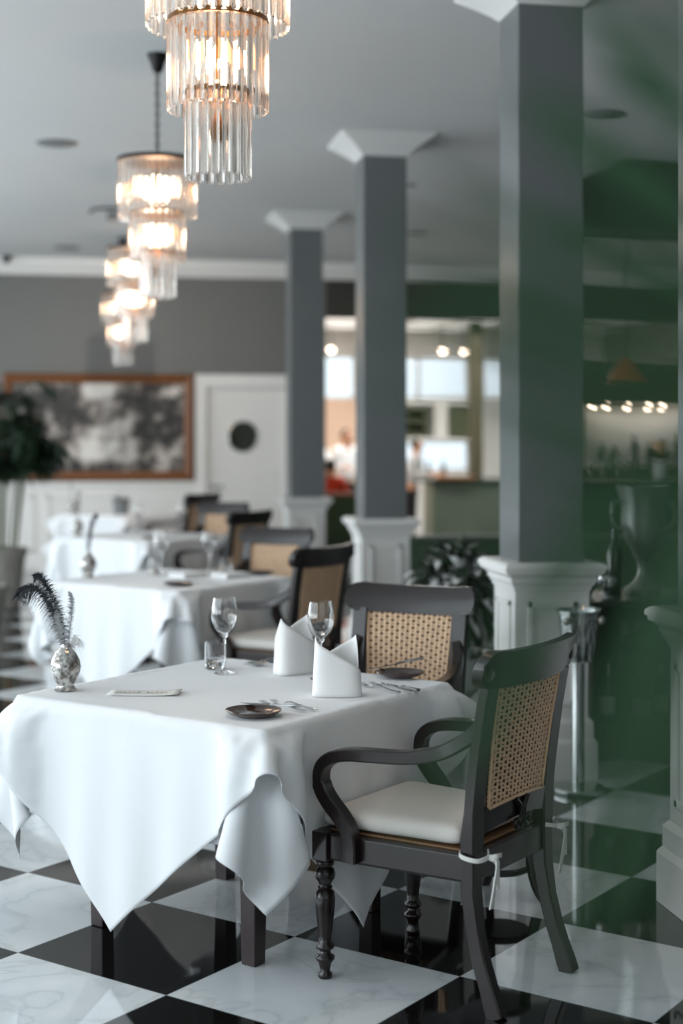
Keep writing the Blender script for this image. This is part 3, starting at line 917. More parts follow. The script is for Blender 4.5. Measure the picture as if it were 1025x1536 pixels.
# ------------------------------------------------------------------ chandeliers
def make_chandelier(label, loc):
    t = thing('chandelier', label, 'chandelier', loc, 0, 'three-tier crystal chandeliers')      # origin at the ceiling
    b = MB().lathe([(0.012, -0.105), (0.03, -0.09), (0.04, -0.05), (0.055, -0.015), (0.06, 0)], seg=24)
    b.build('ceiling_cup', 'blackmetal', t)
    b = MB()
    n = 17
    for k in range(n):
        zc = -0.11 - k * (0.475 / n)
        ring = [(0.012 * math.cos(a), 0, zc - 0.022 * math.sin(a)) for a in np.linspace(0, 2 * PI, 9)]
        if k % 2: ring = [(0, p[0], p[2]) for p in ring]
        b.tube(ring, 0.0036, 5, 1, (0.3, 0.9, 0.2))
    b.build('chain', 'blackmetal', t)
    tiers = [(0.21, -0.60, -0.90, 40, 0.026), (0.148, -0.885, -1.15, 28, 0.026), (0.096, -1.10, -1.352, 18, 0.026)]
    b = MB().lathe([(0.002, -0.578), (0.222, -0.582), (0.224, -0.592), (0.222, -0.604), (0.002, -0.60)], seg=48, cap=False)
    b.build('top_plate', 'blackmetal', t)
    b = MB().tube([(0, 0, -0.58), (0, 0, -1.23)], 0.006, 8)
    for k in range(6):
        a = k * PI / 3
        b.tube([(0, 0, -0.62), (0.13 * math.cos(a), 0.13 * math.sin(a), -0.62)], 0.004, 6)
    b.lathe([(0.02, -1.24), (0.024, -1.2), (0.014, -1.17), (0.006, -1.15)], seg=12)
    b.build('centre_rod', 'brass', t)
    for R_, z0, z1, n, wd in tiers:
        q = MB().lathe([(R_ - 0.013, z0 + 0.012), (R_ + 0.002, z0 + 0.012), (R_ + 0.002, z0 - 0.004), (R_ - 0.013, z0 - 0.004), (R_ - 0.013, z0 + 0.012)], seg=48, cap=False)
        q.build('tier_ring', 'brass', t, angle=30)
    # one prism mesh per length, shared by its copies
    def prism_mesh(z0, z1, wd):
        q = MB()
        hw_ = wd / 2
        sec = [(-hw_, 0.004), (-hw_ * 0.3, -0.006), (hw_ * 0.3, -0.006), (hw_, 0.004), (hw_ * 0.3, 0.009), (-hw_ * 0.3, 0.009)]
        vs = [(x, y, z0) for x, y in sec] + [(x, y, z1 + 0.008) for x, y in sec] + [(x * 0.7, y * 0.7, z1) for x, y in sec]
        fs = [(0, 1, 2, 3, 4, 5), (17, 16, 15, 14, 13, 12)] + [(r * 6 + k, r * 6 + (k + 1) % 6, r * 6 + 6 + (k + 1) % 6, r * 6 + 6 + k) for r in (0, 1) for k in range(6)]
        return q.add(vs, fs)
    for R_, z0, z1, n, wd in tiers:
        proto = None
        for k in range(n):
            a = 2 * PI * k / n
            if proto is None:
                proto = prism_mesh(z0, z1, wd).build('crystal_prism', 'crystal', t, smooth=False)
                o = proto
            else:
                o = proto.copy(); C.objects.link(o); o.parent = t
            o.location = (R_ * math.cos(a), R_ * math.sin(a), 0)
            o.rotation_euler = (0, 0, a + PI / 2)
    proto = None
    for z, rr, n in ((-0.74, 0.125, 6), (-0.985, 0.07, 4), (-1.08, 0.0, 1)):
        for k in range(n):
            a = 2 * PI * k / n + 0.3
            if proto is None:
                q = MB().lathe([(0.004, -0.03), (0.011, -0.022), (0.013, -0.01), (0.010, 0.012), (0.004, 0.03), (0.001, 0.036)], seg=12)
                proto = q.build('candle_bulb', 'bulb', t)
                o = proto
            else:
                o = proto.copy(); C.objects.link(o); o.parent = t
            o.location = (rr * math.cos(a), rr * math.sin(a), z)
    return t
c0 = make_chandelier('crystal chandelier nearest the camera, top cut off by the photo edge', (0.403, 4.457, CZ))
def lamp_in(loc):
    for dz, e in ((-0.74, 17), (-1.0, 11)):
        l = bpy.data.lights.new('chandelier_light', 'POINT')
        l.energy = e; l.color = (1.0, 0.70, 0.46); l.shadow_soft_size = 0.06
        o = bpy.data.objects.new('chandelier_light', l)
        o.location = (loc[0], loc[1], CZ + dz); C.objects.link(o)
lamp_in((0.403, 4.457))
for k, (x, y) in enumerate(((0.416, 8.313), (0.425, 12.17), (0.435, 16.02))):
    dup(c0, 'crystal chandelier, %s from the camera in the row' % ('second', 'third', 'fourth and farthest')[k], (x, y, CZ))
    lamp_in((x, y))

# ------------------------------------------------------------------ tableware
TZ = TH + 0.0035
def wine_glass_mesh(h=0.262, rb=0.046):
    prof_o = [(0.001, 0.0), (0.036, 0.0), (0.037, 0.002), (0.020, 0.005), (0.006, 0.012), (0.0042, 0.03), (0.004, 0.10), (0.0055, 0.122), (0.018, 0.136), (0.034, 0.156), (0.044, 0.182), (rb, 0.20), (0.044, 0.228), (0.038, h)]
    prof_i = [(0.0368, h), (0.0428, 0.228), (rb - 0.0013, 0.20), (0.0425, 0.182), (0.0325, 0.158), (0.017, 0.140), (0.001, 0.128)]
    return MB().lathe(prof_o + prof_i, seg=32, cap=False)
wg = wine_glass_mesh().build('wine_glass', 'glass', None, angle=80)
wg.location = (0.49, 5.165, TZ)
tag(wg, 'stemmed wine glass in front of the water tumbler, left on the foreground table', 'wine glass', 'wine glasses')
dup(wg, 'stemmed wine glass standing between the two folded napkins', (0.80, 4.985, TZ))
dup(wg, 'stemmed wine glass on the left of the table second from the camera', (0.47, 8.93, TZ))
dup(wg, 'stemmed wine glass on the right of the table second from the camera', (0.75, 8.86, TZ))
dup(wg, 'stemmed wine glass on the right of the table third from the camera', (0.844, 12.75, TZ))
dup(wg, 'stemmed wine glass on the left of the table third from the camera', (0.473, 12.82, TZ))
tb = thing('water_tumbler', 'short water tumbler behind the stemmed glass on the foreground table', 'tumbler', (0.468, 5.268, TZ), 0, 'water tumblers')
MB().lathe([(0.001, 0), (0.033, 0), (0.036, 0.004), (0.039, 0.04), (0.038, 0.095), (0.0365, 0.095), (0.0372, 0.04), (0.034, 0.012), (0.001, 0.01)], seg=32, cap=False).build('glass_body', 'glass', tb, angle=60)
MB().lathe([(0.001, 0.0105), (0.0335, 0.0125), (0.0368, 0.036), (0.001, 0.036)], seg=32, cap=False).build('water', 'water', tb, angle=60)
dup(tb, 'short water tumbler beside the left wine glass on the second table', (0.44, 9.03, TZ))
dup(tb, 'short water tumbler beside the right wine glass on the second table', (0.86, 8.98, TZ))

# folded napkins standing like an open mitre
def napkin(label, loc, rz, sc=1.0):
    def sheet(a0, a1, hfun, r0, dr, n=80, m=12):
        vs = []
        for i in range(n + 1):
            s_ = i / n
            a = a0 + (a1 - a0) * s_
            for j in range(m + 1):
                q = j / m
                z = hfun(s_) * q
                rr = r0 + dr * q * q
                lean = 1 - 0.16 * z / 0.19
                # flattened oval with soft corners
                ca, sa = math.cos(a), math.sin(a)
                k4 = (abs(ca) ** 3.2 + abs(sa) ** 3.2) ** (-1 / 3.2)
                vs.append((rr * 1.08 * ca * k4 * (1 - 0.12 * z / 0.19), rr * 0.60 * sa * k4 * lean, z))
        fs = [(i * (m + 1) + j, (i + 1) * (m + 1) + j, (i + 1) * (m + 1) + j + 1, i * (m + 1) + j + 1) for i in range(n) for j in range(m)]
        return vs, fs
    t = thing('folded_napkin', label, 'napkin', loc, rz, 'folded white napkins on the foreground table')
    t.scale = (sc, sc, sc)
    # front flap: tall at the left, falling straight across to the right; back flap peaks at the right
    def hf(s_): return 0.115 + 0.072 * s_ / 0.2 if s_ < 0.2 else 0.187 - 0.145 * ((s_ - 0.2) / 0.8)
    def hb(s_): return 0.075 + 0.115 * s_ / 0.24 if s_ < 0.24 else 0.19 - 0.13 * ((s_ - 0.24) / 0.76)
    MB().add(*sheet(R(150), R(385), hf, 0.072, 0.0)).build('front_flap', 'napkin', t, solid=0.003, angle=50)
    MB().add(*sheet(R(-30), R(215), hb, 0.066, 0.0)).build('back_flap', 'napkin', t, solid=0.003, angle=50)
    return t
napkin('white napkin folded into a two-pointed hat, nearest the camera', (0.80, 4.66, TZ), R(-8))
napkin('white napkin folded into a two-pointed hat, left of the wine glass behind', (0.735, 5.13, TZ), R(28), 1.04)

# brown plates
pl = MB().lathe([(0.001, 0.0), (0.05, 0.0), (0.055, 0.003), (0.075, 0.010), (0.084, 0.0165), (0.083, 0.0185), (0.072, 0.0135), (0.052, 0.0065), (0.001, 0.006)], seg=48, cap=False).build('side_plate', 'plate', None, angle=60)
pl.location = (0.499, 4.36, TZ)
tag(pl, 'brown glazed side plate at the near corner of the foreground table', 'plate', 'brown side plates')
dup(pl, 'brown glazed side plate at the right corner of the foreground table', (1.075, 4.985, TZ))
dup(pl, 'dark side plate at the near corner of the second table', (0.53, 8.27, TZ))
dup(pl, 'dark side plate at the right corner of the second table', (1.06, 8.86, TZ))
dup(pl, 'dark side plate at the near corner of the third table', (0.56, 12.18, TZ))

# cutlery: made along +x from tip to handle end
def fork():
    t = thing('fork', '', 'fork', (0, 0, 0), 0, 'silver forks')
    b = MB().bar(spline([(0.045, 0, 0.004), (0.06, 0, 0.006), (0.08, 0, 0.013), (0.12, 0, 0.010), (0.16, 0, 0.006), (0.205, 0, 0.006)], 5), lambda i: 0.006 + 0.006 * max(0, (i - 8) / 17) ** 2 + (0.010 if i < 3 else 0), 0.0028)
    b.build('handle', 'silver', t)
    b = MB()
    for k in range(4):
        y = -0.009 + 0.006 * k
        b.bar(spline([(0.0, y, 0.010), (0.02, y, 0.0045), (0.05, y * 0.95, 0.004)], 4), lambda i: 0.0016 + 0.0018 * min(1, i / 4), 0.002)
    b.build('tines', 'silver', t)
    return t
def knife():
    t = thing('knife', '', 'knife', (0, 0, 0), 0, 'silver knives')
    b = MB().bar([(0.0, 0.004, 0.002), (0.01, 0.001, 0.002), (0.03, 0, 0.002), (0.10, 0, 0.003)], lambda i: (0.003, 0.010, 0.016, 0.013)[i], 0.0016)
    b.build('blade', 'silver', t)
    b = MB().bar([(0.10, 0, 0.003), (0.115, 0, 0.005), (0.16, 0, 0.005), (0.2, 0, 0.005)], lambda i: (0.008, 0.011, 0.012, 0.015)[i], lambda i: (0.004, 0.007, 0.007, 0.008)[i])
    b.build('handle', 'silver', t)
    return t
def spoon():
    t = thing('spoon', '', 'spoon', (0, 0, 0), 0, 'silver spoons')
    b = MB().bar(spline([(0.055, 0, 0.005), (0.075, 0, 0.011), (0.12, 0, 0.009), (0.16, 0, 0.006), (0.195, 0, 0.006)], 5), lambda i: 0.005 + 0.007 * (i / 20) ** 2, 0.0028)
    b.build('handle', 'silver', t)
    vs, fs = [], []
    for i in range(9):
        for k in range(16):
            q = i / 8
            a = 2 * PI * k / 16
            vs.append((0.03 + 0.03 * q * math.cos(a), 0.019 * q * math.sin(a), 0.002 + 0.007 * q * q))
    fs = [(i * 16 + k, i * 16 + (k + 1) % 16, i * 16 + 16 + (k + 1) % 16, i * 16 + 16 + k) for i in range(8) for k in range(16)]
    MB().add(vs, fs).build('bowl', 'silver', t, solid=0.0015, angle=180)
    return t
fk, kn, sp_ = fork(), knife(), spoon()
def put(o, tip, end, label, first=False, z=TZ, zend=None):
    d = Vector((end[0] - tip[0], end[1] - tip[1]))
    rz = math.atan2(d.y, d.x)
    if first:
        o.location = (tip[0], tip[1], z); o.rotation_euler = (0, 0, rz); o['label'] = label
        r = o
    else:
        r = dup(o, label, (tip[0], tip[1], z), rz)
    if zend is not None:
        r.rotation_euler = (0, -math.atan2(zend - z, d.length), rz)
    return r
put(fk, (0.545, 4.555), (0.665, 4.365), 'silver fork beside the near brown plate, the one closer to the plate', True)
put(fk, (0.58, 4.565), (0.70, 4.38), 'silver fork beside the near brown plate, the one closer to the napkin')
put(kn, (0.47, 4.455), (0.60, 4.37), 'silver butter knife resting across the near brown plate', True, TZ + 0.0195, TZ + 0.021)
put(kn, (0.975, 5.06), (1.10, 5.045), 'silver butter knife resting on the right brown plate with handle raised', False, TZ + 0.012, TZ + 0.036)
put(fk, (0.91, 4.83), (0.995, 4.655), 'silver fork right of the front napkin, innermost of three')
put(fk, (0.945, 4.84), (1.035, 4.67), 'silver fork right of the front napkin, middle of three')
put(kn, (0.98, 4.86), (1.065, 4.69), 'silver knife right of the front napkin, outermost of three')
put(sp_, (0.60, 5.29), (0.76, 5.40), 'silver spoon left of the back napkin, nearer the camera', True)
put(sp_, (0.585, 5.325), (0.745, 5.43), 'silver spoon left of the back napkin, farther from the camera')
put(kn, (0.58, 5.355), (0.73, 5.46), 'silver knife behind the spoons near the back napkin')
put(fk, (0.60, 8.45), (0.72, 8.28), 'silver fork beside the near plate on the second table, left one')
put(fk, (0.635, 8.46), (0.755, 8.29), 'silver fork beside the near plate on the second table, right one')
# flat folded napkins on the second and third table
for (x, y, rz, lab) in ((0.86, 8.72, 40, 'flat folded white napkin on the right of the second table'), (0.62, 8.78, 40, 'flat folded white napkin in the middle of the second table'), (0.75, 12.55, 40, 'flat folded white napkin on the third table')):
    b = MB()
    for k in range(3): b.box(-0.1 + 0.004 * k, 0.1 - 0.004 * k, -0.07 + 0.003 * k, 0.07 - 0.003 * k, 0.009 * k, 0.009 * k + 0.0085)
    o = b.build('flat_napkin', 'napkin', None, smooth=False, bevel=0.003)
    o.location = (x, y, TZ); o.rotation_euler = (0, 0, R(rz))
    tag(o, lab, 'napkin', 'flat folded napkins')

# menu strip with faint printed letters
t = thing('menu_card', 'narrow white paper card with faint printed letters lying beside the feather vase', 'card', (0.20, 4.80, TZ), R(-12))
b = MB()
vs = [(-0.115 + 0.23 * i / 10, -0.05 + 0.1 * j / 4, 0.001 + 0.006 * abs(i / 5 - 1) ** 3 * (1 if i > 5 else 0.3)) for i in range(11) for j in range(5)]
b.add(vs, [(i * 5 + j, i * 5 + 5 + j, i * 5 + 6 + j, i * 5 + j + 1) for i in range(10) for j in range(4)]).build('paper', 'paper', t, solid=0.0006, angle=180)
b = MB()
rr_ = random.Random(4)
for k in range(13):
    if k in (6,): continue
    x = -0.095 + k * 0.0145
    b.box(x, x + 0.0018, -0.012, 0.012, 0.0026, 0.0032)
    b.box(x + 0.006, x + 0.0075, -0.012, rr_.choice((0.012, 0.0)), 0.0026, 0.0032)
    b.box(x, x + 0.0075, rr_.choice((-0.002, 0.0095)), rr_.choice((0.001, 0.012)) + 0.0005, 0.0026, 0.0032)
b.build('lettering', 'ink', t, smooth=False)

# feather vases
vz = MB().lathe([(0.001, 0), (0.034, 0), (0.036, 0.004), (0.028, 0.012), (0.026, 0.018), (0.036, 0.034), (0.046, 0.058), (0.049, 0.076), (0.045, 0.098), (0.034, 0.12), (0.020, 0.136), (0.015, 0.142), (0.016, 0.15), (0.0135, 0.15), (0.012, 0.14), (0.001, 0.12)], seg=40, cap=False).build('vase', 'mosaic', None, angle=60)
tag(vz, 'egg-shaped silver mosaic vase holding feathers on the foreground table', 'vase', 'silver feather vases')
VP = [(-0.05, 4.905), (0.04, 8.86), (-0.03, 12.57), (-0.09, 16.28)]
vz.location = (*VP[0], TZ)
for k in (1, 2, 3): dup(vz, 'silver mosaic feather vase on the table ' + tn[k], (*VP[k], TZ))

def feather(name, path, lenl, lenr, m, nb=70, droop=0.5, curl=0.3, seed=1, wid=0.0013, start=0.14):
    """path in the local (x, y, z) frame of the vase mouth; barbs left and right"""
    rg = random.Random(seed)
    P = spline(path, 12)
    b = MB().tube(P, lambda i: 0.0016 * (1 - 0.8 * i / len(P)), 5, 1, (0, 1, 0))
    n = len(P)
    for k in range(nb):
        s_ = start + (1 - start) * k / nb
        fi = s_ * (n - 1); i = min(n - 2, int(fi)); fr = fi - i
        p = P[i].lerp(P[i + 1], fr)
        tng = (P[i + 1] - P[i]).normalized()
        side = tng.cross(Vector((0, 1, 0))).normalized()
        env = math.sin(PI * min(1, (1 - s_) * 2.2 + 0.12) / 2) if s_ > 0.5 else min(1, 0.45 + (s_ - start) * 3)
        for sg, ln in ((-1, lenl), (1, lenr)):
            for rep in range(2):
                L_ = ln * env * rg.uniform(0.45, 1.35)
                if L_ < 0.002: continue
                d0 = (tng * rg.uniform(0.4, 0.9) + side * sg + Vector((0, rg.uniform(-0.5, 0.5), 0))).normalized()
                pts = []
                for q in range(5):
                    u = q / 4
                    pts.append(p + d0 * L_ * u + Vector((0, 0, -1)) * droop * L_ * u * u + tng * curl * L_ * u * u * rg.uniform(-0.3, 0.3))
                w_ = wid
                nrm = d0.cross(tng).normalized()
                sd = nrm.cross(d0).normalized()
                vs = []
                for q, pt in enumerate(pts):
                    ww = w_ * (1 - 0.75 * q / 4)
                    vs += [pt - sd * ww, pt + sd * ww]
                b.add(vs, [(2 * q, 2 * q + 1, 2 * q + 3, 2 * q + 2) for q in range(4)])
    o = b.build(name, m, None, angle=180)
    return o
fdefs = [
    ('ostrich_feather', [(0, 0, -0.06), (-0.012, 0, 0.02), (-0.03, -0.01, 0.085), (-0.055, -0.012, 0.14), (-0.092, -0.012, 0.185), (-0.13, -0.01, 0.182), (-0.155, -0.008, 0.158)], 0.062, 0.03, 'blackfeather', 120, 1.0, 'long black ostrich feather curling left from the foreground vase'),
    ('ostrich_feather', [(0.002, 0.003, -0.06), (-0.008, 0.01, 0.03), (-0.03, 0.016, 0.11), (-0.06, 0.018, 0.18), (-0.088, 0.018, 0.222), (-0.108, 0.016, 0.222)], 0.04, 0.026, 'blackfeather', 95, 0.6, 'upright black feather with nodding tip in the foreground vase'),
    ('slim_feather', [(0.004, 0, -0.06), (0.012, 0, 0.03), (0.02, 0, 0.10), (0.022, 0, 0.15), (0.012, 0, 0.175)], 0.010, 0.018, 'greyfeather', 60, 0.15, 'slim grey feather standing upright in the foreground vase'),
    ('down_plume', [(-0.004, -0.006, -0.05), (-0.012, -0.012, 0.02), (-0.022, -0.014, 0.075), (-0.028, -0.012, 0.12)], 0.035, 0.025, 'greyfeather', 45, 0.5, 'fluffy pale grey plume at the front of the foreground vase'),
    ('down_plume', [(0.004, 0.004, -0.05), (0.022, 0.004, 0.005), (0.032, 0.004, 0.025), (0.034, 0.004, 0.0)], 0.03, 0.03, 'whitefeather', 40, 0.8, 'fluffy white plume drooping right of the foreground vase'),
]
fobjs = []
for k, (nm, path, ll, lr_, m, nb, dr, lab) in enumerate(fdefs):
    o = feather(nm, path, ll, lr_, m, nb, dr, 0.3, k + 3)
    o.location = (VP[0][0], VP[0][1], TZ + 0.145); o.rotation_euler = (0, 0, -0.173)
    tag(o, lab + '', 'feather', 'feathers in vases')
    fobjs.append(o)
for k in (1, 2, 3):
    for q, rz in ((1, 150), (2, 10)) if k != 3 else ((1, 150),):
        # the back tables' feathers lean the other way
        dup(fobjs[q], ('', 'dark upright feather in the vase on the table ', 'slim grey feather in the vase on the table ')[q] + tn[k], (*VP[k], TZ + 0.145), R(rz - 20 * k))
# a metal pail on the farthest table
o = MB().lathe([(0.001, 0), (0.075, 0), (0.095, 0.17), (0.1, 0.175), (0.096, 0.178), (0.09, 0.165), (0.07, 0.01), (0.001, 0.01)], seg=32, cap=False).build('metal_pail', 'greymetal', None, angle=50)
o.location = (0.42, 16.1, TZ)
tag(o, 'grey metal pail on the farthest table below the painting', 'pail')

# ------------------------------------------------------------------ wine cooler stand
t = thing('wine_cooler_stand', 'polished steel wine cooler bucket on a tall stand in front of the pillar', 'wine cooler', (2.164, 6.30, 0))
MB().lathe([(0.118, 0), (0.12, 0.004), (0.12, 0.022), (0.114, 0.028), (0.04, 0.034), (0.03, 0.036)], seg=48).build('base', 'steel', t, angle=40)
MB().lathe([(0.028, 0.03), (0.028, 0.585)], seg=24).build('pole', 'steel', t, angle=40)
MB().lathe([(0.002, 0.58), (0.072, 0.58), (0.075, 0.585), (0.076, 0.63), (0.08, 0.64), (0.094, 0.79), (0.101, 0.795), (0.102, 0.805), (0.098, 0.808), (0.09, 0.79), (0.07, 0.60), (0.002, 0.597)], seg=48, cap=False).build('bucket', 'steel', t, angle=40)
for sx in (-1, 1):
    q = MB().lathe([(0.001, -0.02), (0.014, -0.014), (0.02, 0), (0.014, 0.014), (0.001, 0.02)], seg=16, cap=False)
    q.xform(Matrix.Translation((sx * 0.105 * 0.77, -0.105 * 0.66, 0.765)))
    q.build('knob', 'steel', t)

# ------------------------------------------------------------------ little round stand behind the near chair
t = thing('round_stand', 'low dark wood stand with round shelf and curved legs behind the near armchair', 'stand', (1.40, 4.895, 0))
b = MB().lathe([(0.001, 0.10), (0.10, 0.10), (0.106, 0.106), (0.106, 0.118), (0.10, 0.124), (0.001, 0.124)], seg=40, cap=False)
b.build('shelf', 'wood', t, angle=40)
MB().lathe([(0.001, 0.345), (0.102, 0.345), (0.107, 0.352), (0.107, 0.362), (0.102, 0.368), (0.001, 0.368)], seg=40, cap=False).build('top', 'wood', t, angle=40)
for k in range(3):
    a = R(-28 + 120 * k)
    path = spline([(0.085, 0, 0.35), (0.098, 0, 0.26), (0.105, 0, 0.18), (0.115, 0, 0.10), (0.135, 0, 0.04), (0.165, 0, 0.002)], 5)
    q = MB().bar(path, 0.034, 0.03, (0, 1, 0))
    q.xform(Matrix.Rotation(a, 4, 'Z'))
    q.build('leg', 'wood', t, angle=50)

# ------------------------------------------------------------------ plants
def leaflet(b, p, d, L_, wd, droop, up=Vector((0, 0, 1)), fold=0.25, n=6):
    d = d.normalized()
    side = d.cross(up)
    if side.length < 1e-3: side = d.cross(Vector((1, 0, 0)))
    side.normalize()
    nrm = side.cross(d).normalized()
    vs = []
    for i in range(n + 1):
        u = i / n
        c = p + d * L_ * u + Vector((0, 0, -1)) * droop * L_ * u * u
        w_ = wd * (math.sin(PI * min(1, u * 0.85 + 0.12)) ** 0.7) * (1 if u < 0.98 else 0.05)
        vs += [c - side * w_ + nrm * w_ * fold, c, c + side * w_ + nrm * w_ * fold]
    fs = []
    for i in range(n):
        fs += [(3 * i, 3 * i + 1, 3 * i + 4, 3 * i + 3), (3 * i + 1, 3 * i + 2, 3 * i + 5, 3 * i + 4)]
    b.add(vs, fs)
def frond_mesh(path, nl, L_, wd, rg, droop=0.35, start=0.3, ang=0.9):
    P = spline(path, 10)
    b = MB().tube(P, lambda i: 0.006 * (1 - 0.75 * i / len(P)), 6)
    n = len(P)
    for k in range(nl):
        s_ = start + (1 - start) * (k + 0.5) / nl
        fi = s_ * (n - 1); i = min(n - 2, int(fi))
        p = P[i].lerp(P[i + 1], fi - i)
        tng = (P[i + 1] - P[i]).normalized()
        side = tng.cross(Vector((0, 0, 1)))
        if side.length < 0.05: side = Vector((1, 0, 0))
        side.normalize()
        env = 0.55 + 0.45 * math.sin(PI * min(1, (s_ - start) / (1 - start) * 0.9 + 0.1))
        for sg in (-1, 1):
            d = tng * rg.uniform(0.45, 0.75) + side * sg * ang + Vector((0, 0, rg.uniform(0, 0.3)))
            leaflet(b, p, d, L_ * env * rg.uniform(0.85, 1.1), wd, droop * rg.uniform(0.6, 1.4))
    return b
def pot_mesh(r0, r1, h):
    return MB().lathe([(0.001, 0), (r0, 0), (r0 * 1.06, 0.02), (r0 * 1.02, 0.05), (r1 * 0.97, h * 0.8), (r1, h * 0.86), (r1 * 1.06, h * 0.9), (r1 * 1.08, h * 0.97), (r1 * 1.05, h), (r1 * 0.93, h), (r1 * 0.9, h * 0.9), (r0 * 0.9, 0.03), (0.001, 0.03)], seg=36, cap=False)
def bamboo_palm(label, loc, potr, poth, nst, hgt, seed):
    rg = random.Random(seed)
    t = thing('potted_palm', label, 'potted palm', loc, 0)
    p = pot_mesh(potr * 0.72, potr * 0.93, poth).build('pot', 'pot', t, angle=60)
    MB().lathe([(0.001, poth * 0.95), (potr * 0.86, poth * 0.93)], seg=24, cap=False).build('soil', 'soil', p)
    for k in range(nst):
        a = rg.uniform(0, 2 * PI); r_ = rg.uniform(0.02, potr * 0.65)
        x, y = r_ * math.cos(a), r_ * math.sin(a)
        h = hgt * rg.uniform(0.5, 0.95)
        st = spline([(x, y, poth * 0.9), (x * 1.3, y * 1.3, poth + h * 0.5), (x * 1.7, y * 1.7, poth + h)], 8)
        s_ = MB().tube(st, 0.011, 8).build('stem', 'cane_stem', t)
        b = MB()
        for q in range(8):
            a2 = a + rg.uniform(-2.4, 2.4)
            ln = rg.uniform(0.18, 0.36)
            base = st[-1 - rg.randint(0, 5)]
            dx, dy = math.cos(a2), math.sin(a2)
            path = [base, base + Vector((dx * ln * 0.35, dy * ln * 0.35, ln * 0.5)), base + Vector((dx * ln * 0.75, dy * ln * 0.75, ln * 0.62)), base + Vector((dx * ln * 1.1, dy * ln * 1.1, ln * 0.4))]
            fm = frond_mesh(path, 12, 0.22, 0.014, rg, 0.6, 0.15)
            b.add(fm.v, fm.f)
        b.build('fronds', 'leafdark', s_, angle=180)
    return t
bamboo_palm('tall bamboo palm in a weathered pot, left beside the painting', (-0.74, 13.95, 0), 0.26, 0.56, 12, 1.5, 3)
# nearer pot with a low dark plant, mostly outside the frame
t = thing('potted_plant', 'weathered pot with soil at the left edge, nearer of the two pots', 'potted plant', (-0.73, 10.85, 0))
p = pot_mesh(0.15, 0.21, 0.52).build('pot', 'pot', t, angle=60)
MB().lathe([(0.001, 0.5), (0.185, 0.48)], seg=24, cap=False).build('soil', 'soil', p)
rg = random.Random(12)
b = MB()
for k in range(14):
    a = PI + rg.uniform(-1.2, 1.2)
    leaflet(b, Vector((0.03 * math.cos(a), 0.03 * math.sin(a), 0.49)), Vector((math.cos(a), math.sin(a), rg.uniform(0.8, 2))), rg.uniform(0.2, 0.4), 0.03, 0.4)
b.build('leaves', 'leafdark', t, angle=180)

# silvery shrub in an urn behind the second chair
def shrub(label, loc):
    rg = random.Random(21)
    t = thing('potted_shrub', label, 'potted shrub', loc)
    MB().lathe([(0.001, 0), (0.15, 0), (0.155, 0.04), (0.09, 0.07), (0.075, 0.12), (0.14, 0.18), (0.2, 0.28), (0.215, 0.36), (0.23, 0.38), (0.2, 0.38), (0.17, 0.3), (0.001, 0.28)], seg=36, cap=False).build('urn', 'pewter', t, angle=60)
    MB().lathe([(0.001, 0.36), (0.19, 0.35)], seg=24, cap=False).build('soil', 'soil', t)
    for m, n_, seed in (('leafdark', 420, 1), ('leafpale', 190, 2)):
        rg = random.Random(seed)
        b = MB()
        for k in range(n_):
            a = rg.uniform(0, 2 * PI); e = rg.uniform(-0.75, 1.0)
            q = math.sqrt(1 - e * e)
            d = Vector((math.cos(a) * q, math.sin(a) * q, e))
            rr = rg.uniform(0.5, 1.0)
            base = Vector((0, 0, 0.70)) + Vector((d.x * 0.2, d.y * 0.2, d.z * 0.27)) * rr
            leaflet(b, base, d + Vector((rg.uniform(-0.7, 0.7), rg.uniform(-0.7, 0.7), rg.uniform(-0.6, 0.3))), rg.uniform(0.09, 0.17), rg.uniform(0.014, 0.028), 0.5)
        for k in range(10):
            a = k * 0.63
            if m == 'leafdark': b.tube(spline([(0.02 * math.cos(a), 0.02 * math.sin(a), 0.34), (0.05 * math.cos(a), 0.05 * math.sin(a), 0.55), (0.13 * math.cos(a), 0.13 * math.sin(a), 0.8)], 4), 0.005, 5)
        o = b.build('dark_leaves' if m == 'leafdark' else 'silvery_leaves', m, t, angle=180)
        if m == 'leafpale': o['label'] = 'pale silvery leaves'
    return t
shrub('bushy shrub with dark and silvery leaves in an urn between the pillars', (2.02, 7.95, 0))
# dark green bench back behind the shrub
t = thing('banquette', 'low dark green banquette standing between the second pillar and the bar', 'bench', (3.6, 12.1, 0))
MB().box(-1.0, 1.6, -0.06, 0.06, 0, 0.71).build('backrest', 'green', t, smooth=False, bevel=0.02)
MB().box(-1.0, 1.6, 0.06, 0.55, 0, 0.43).build('seat', 'green', t, smooth=False, bevel=0.02)
MB().box(-1.02, 1.62, -0.08, 0.08, 0.71, 0.75).build('top_rail', 'counterpale', t, smooth=False, bevel=0.008)

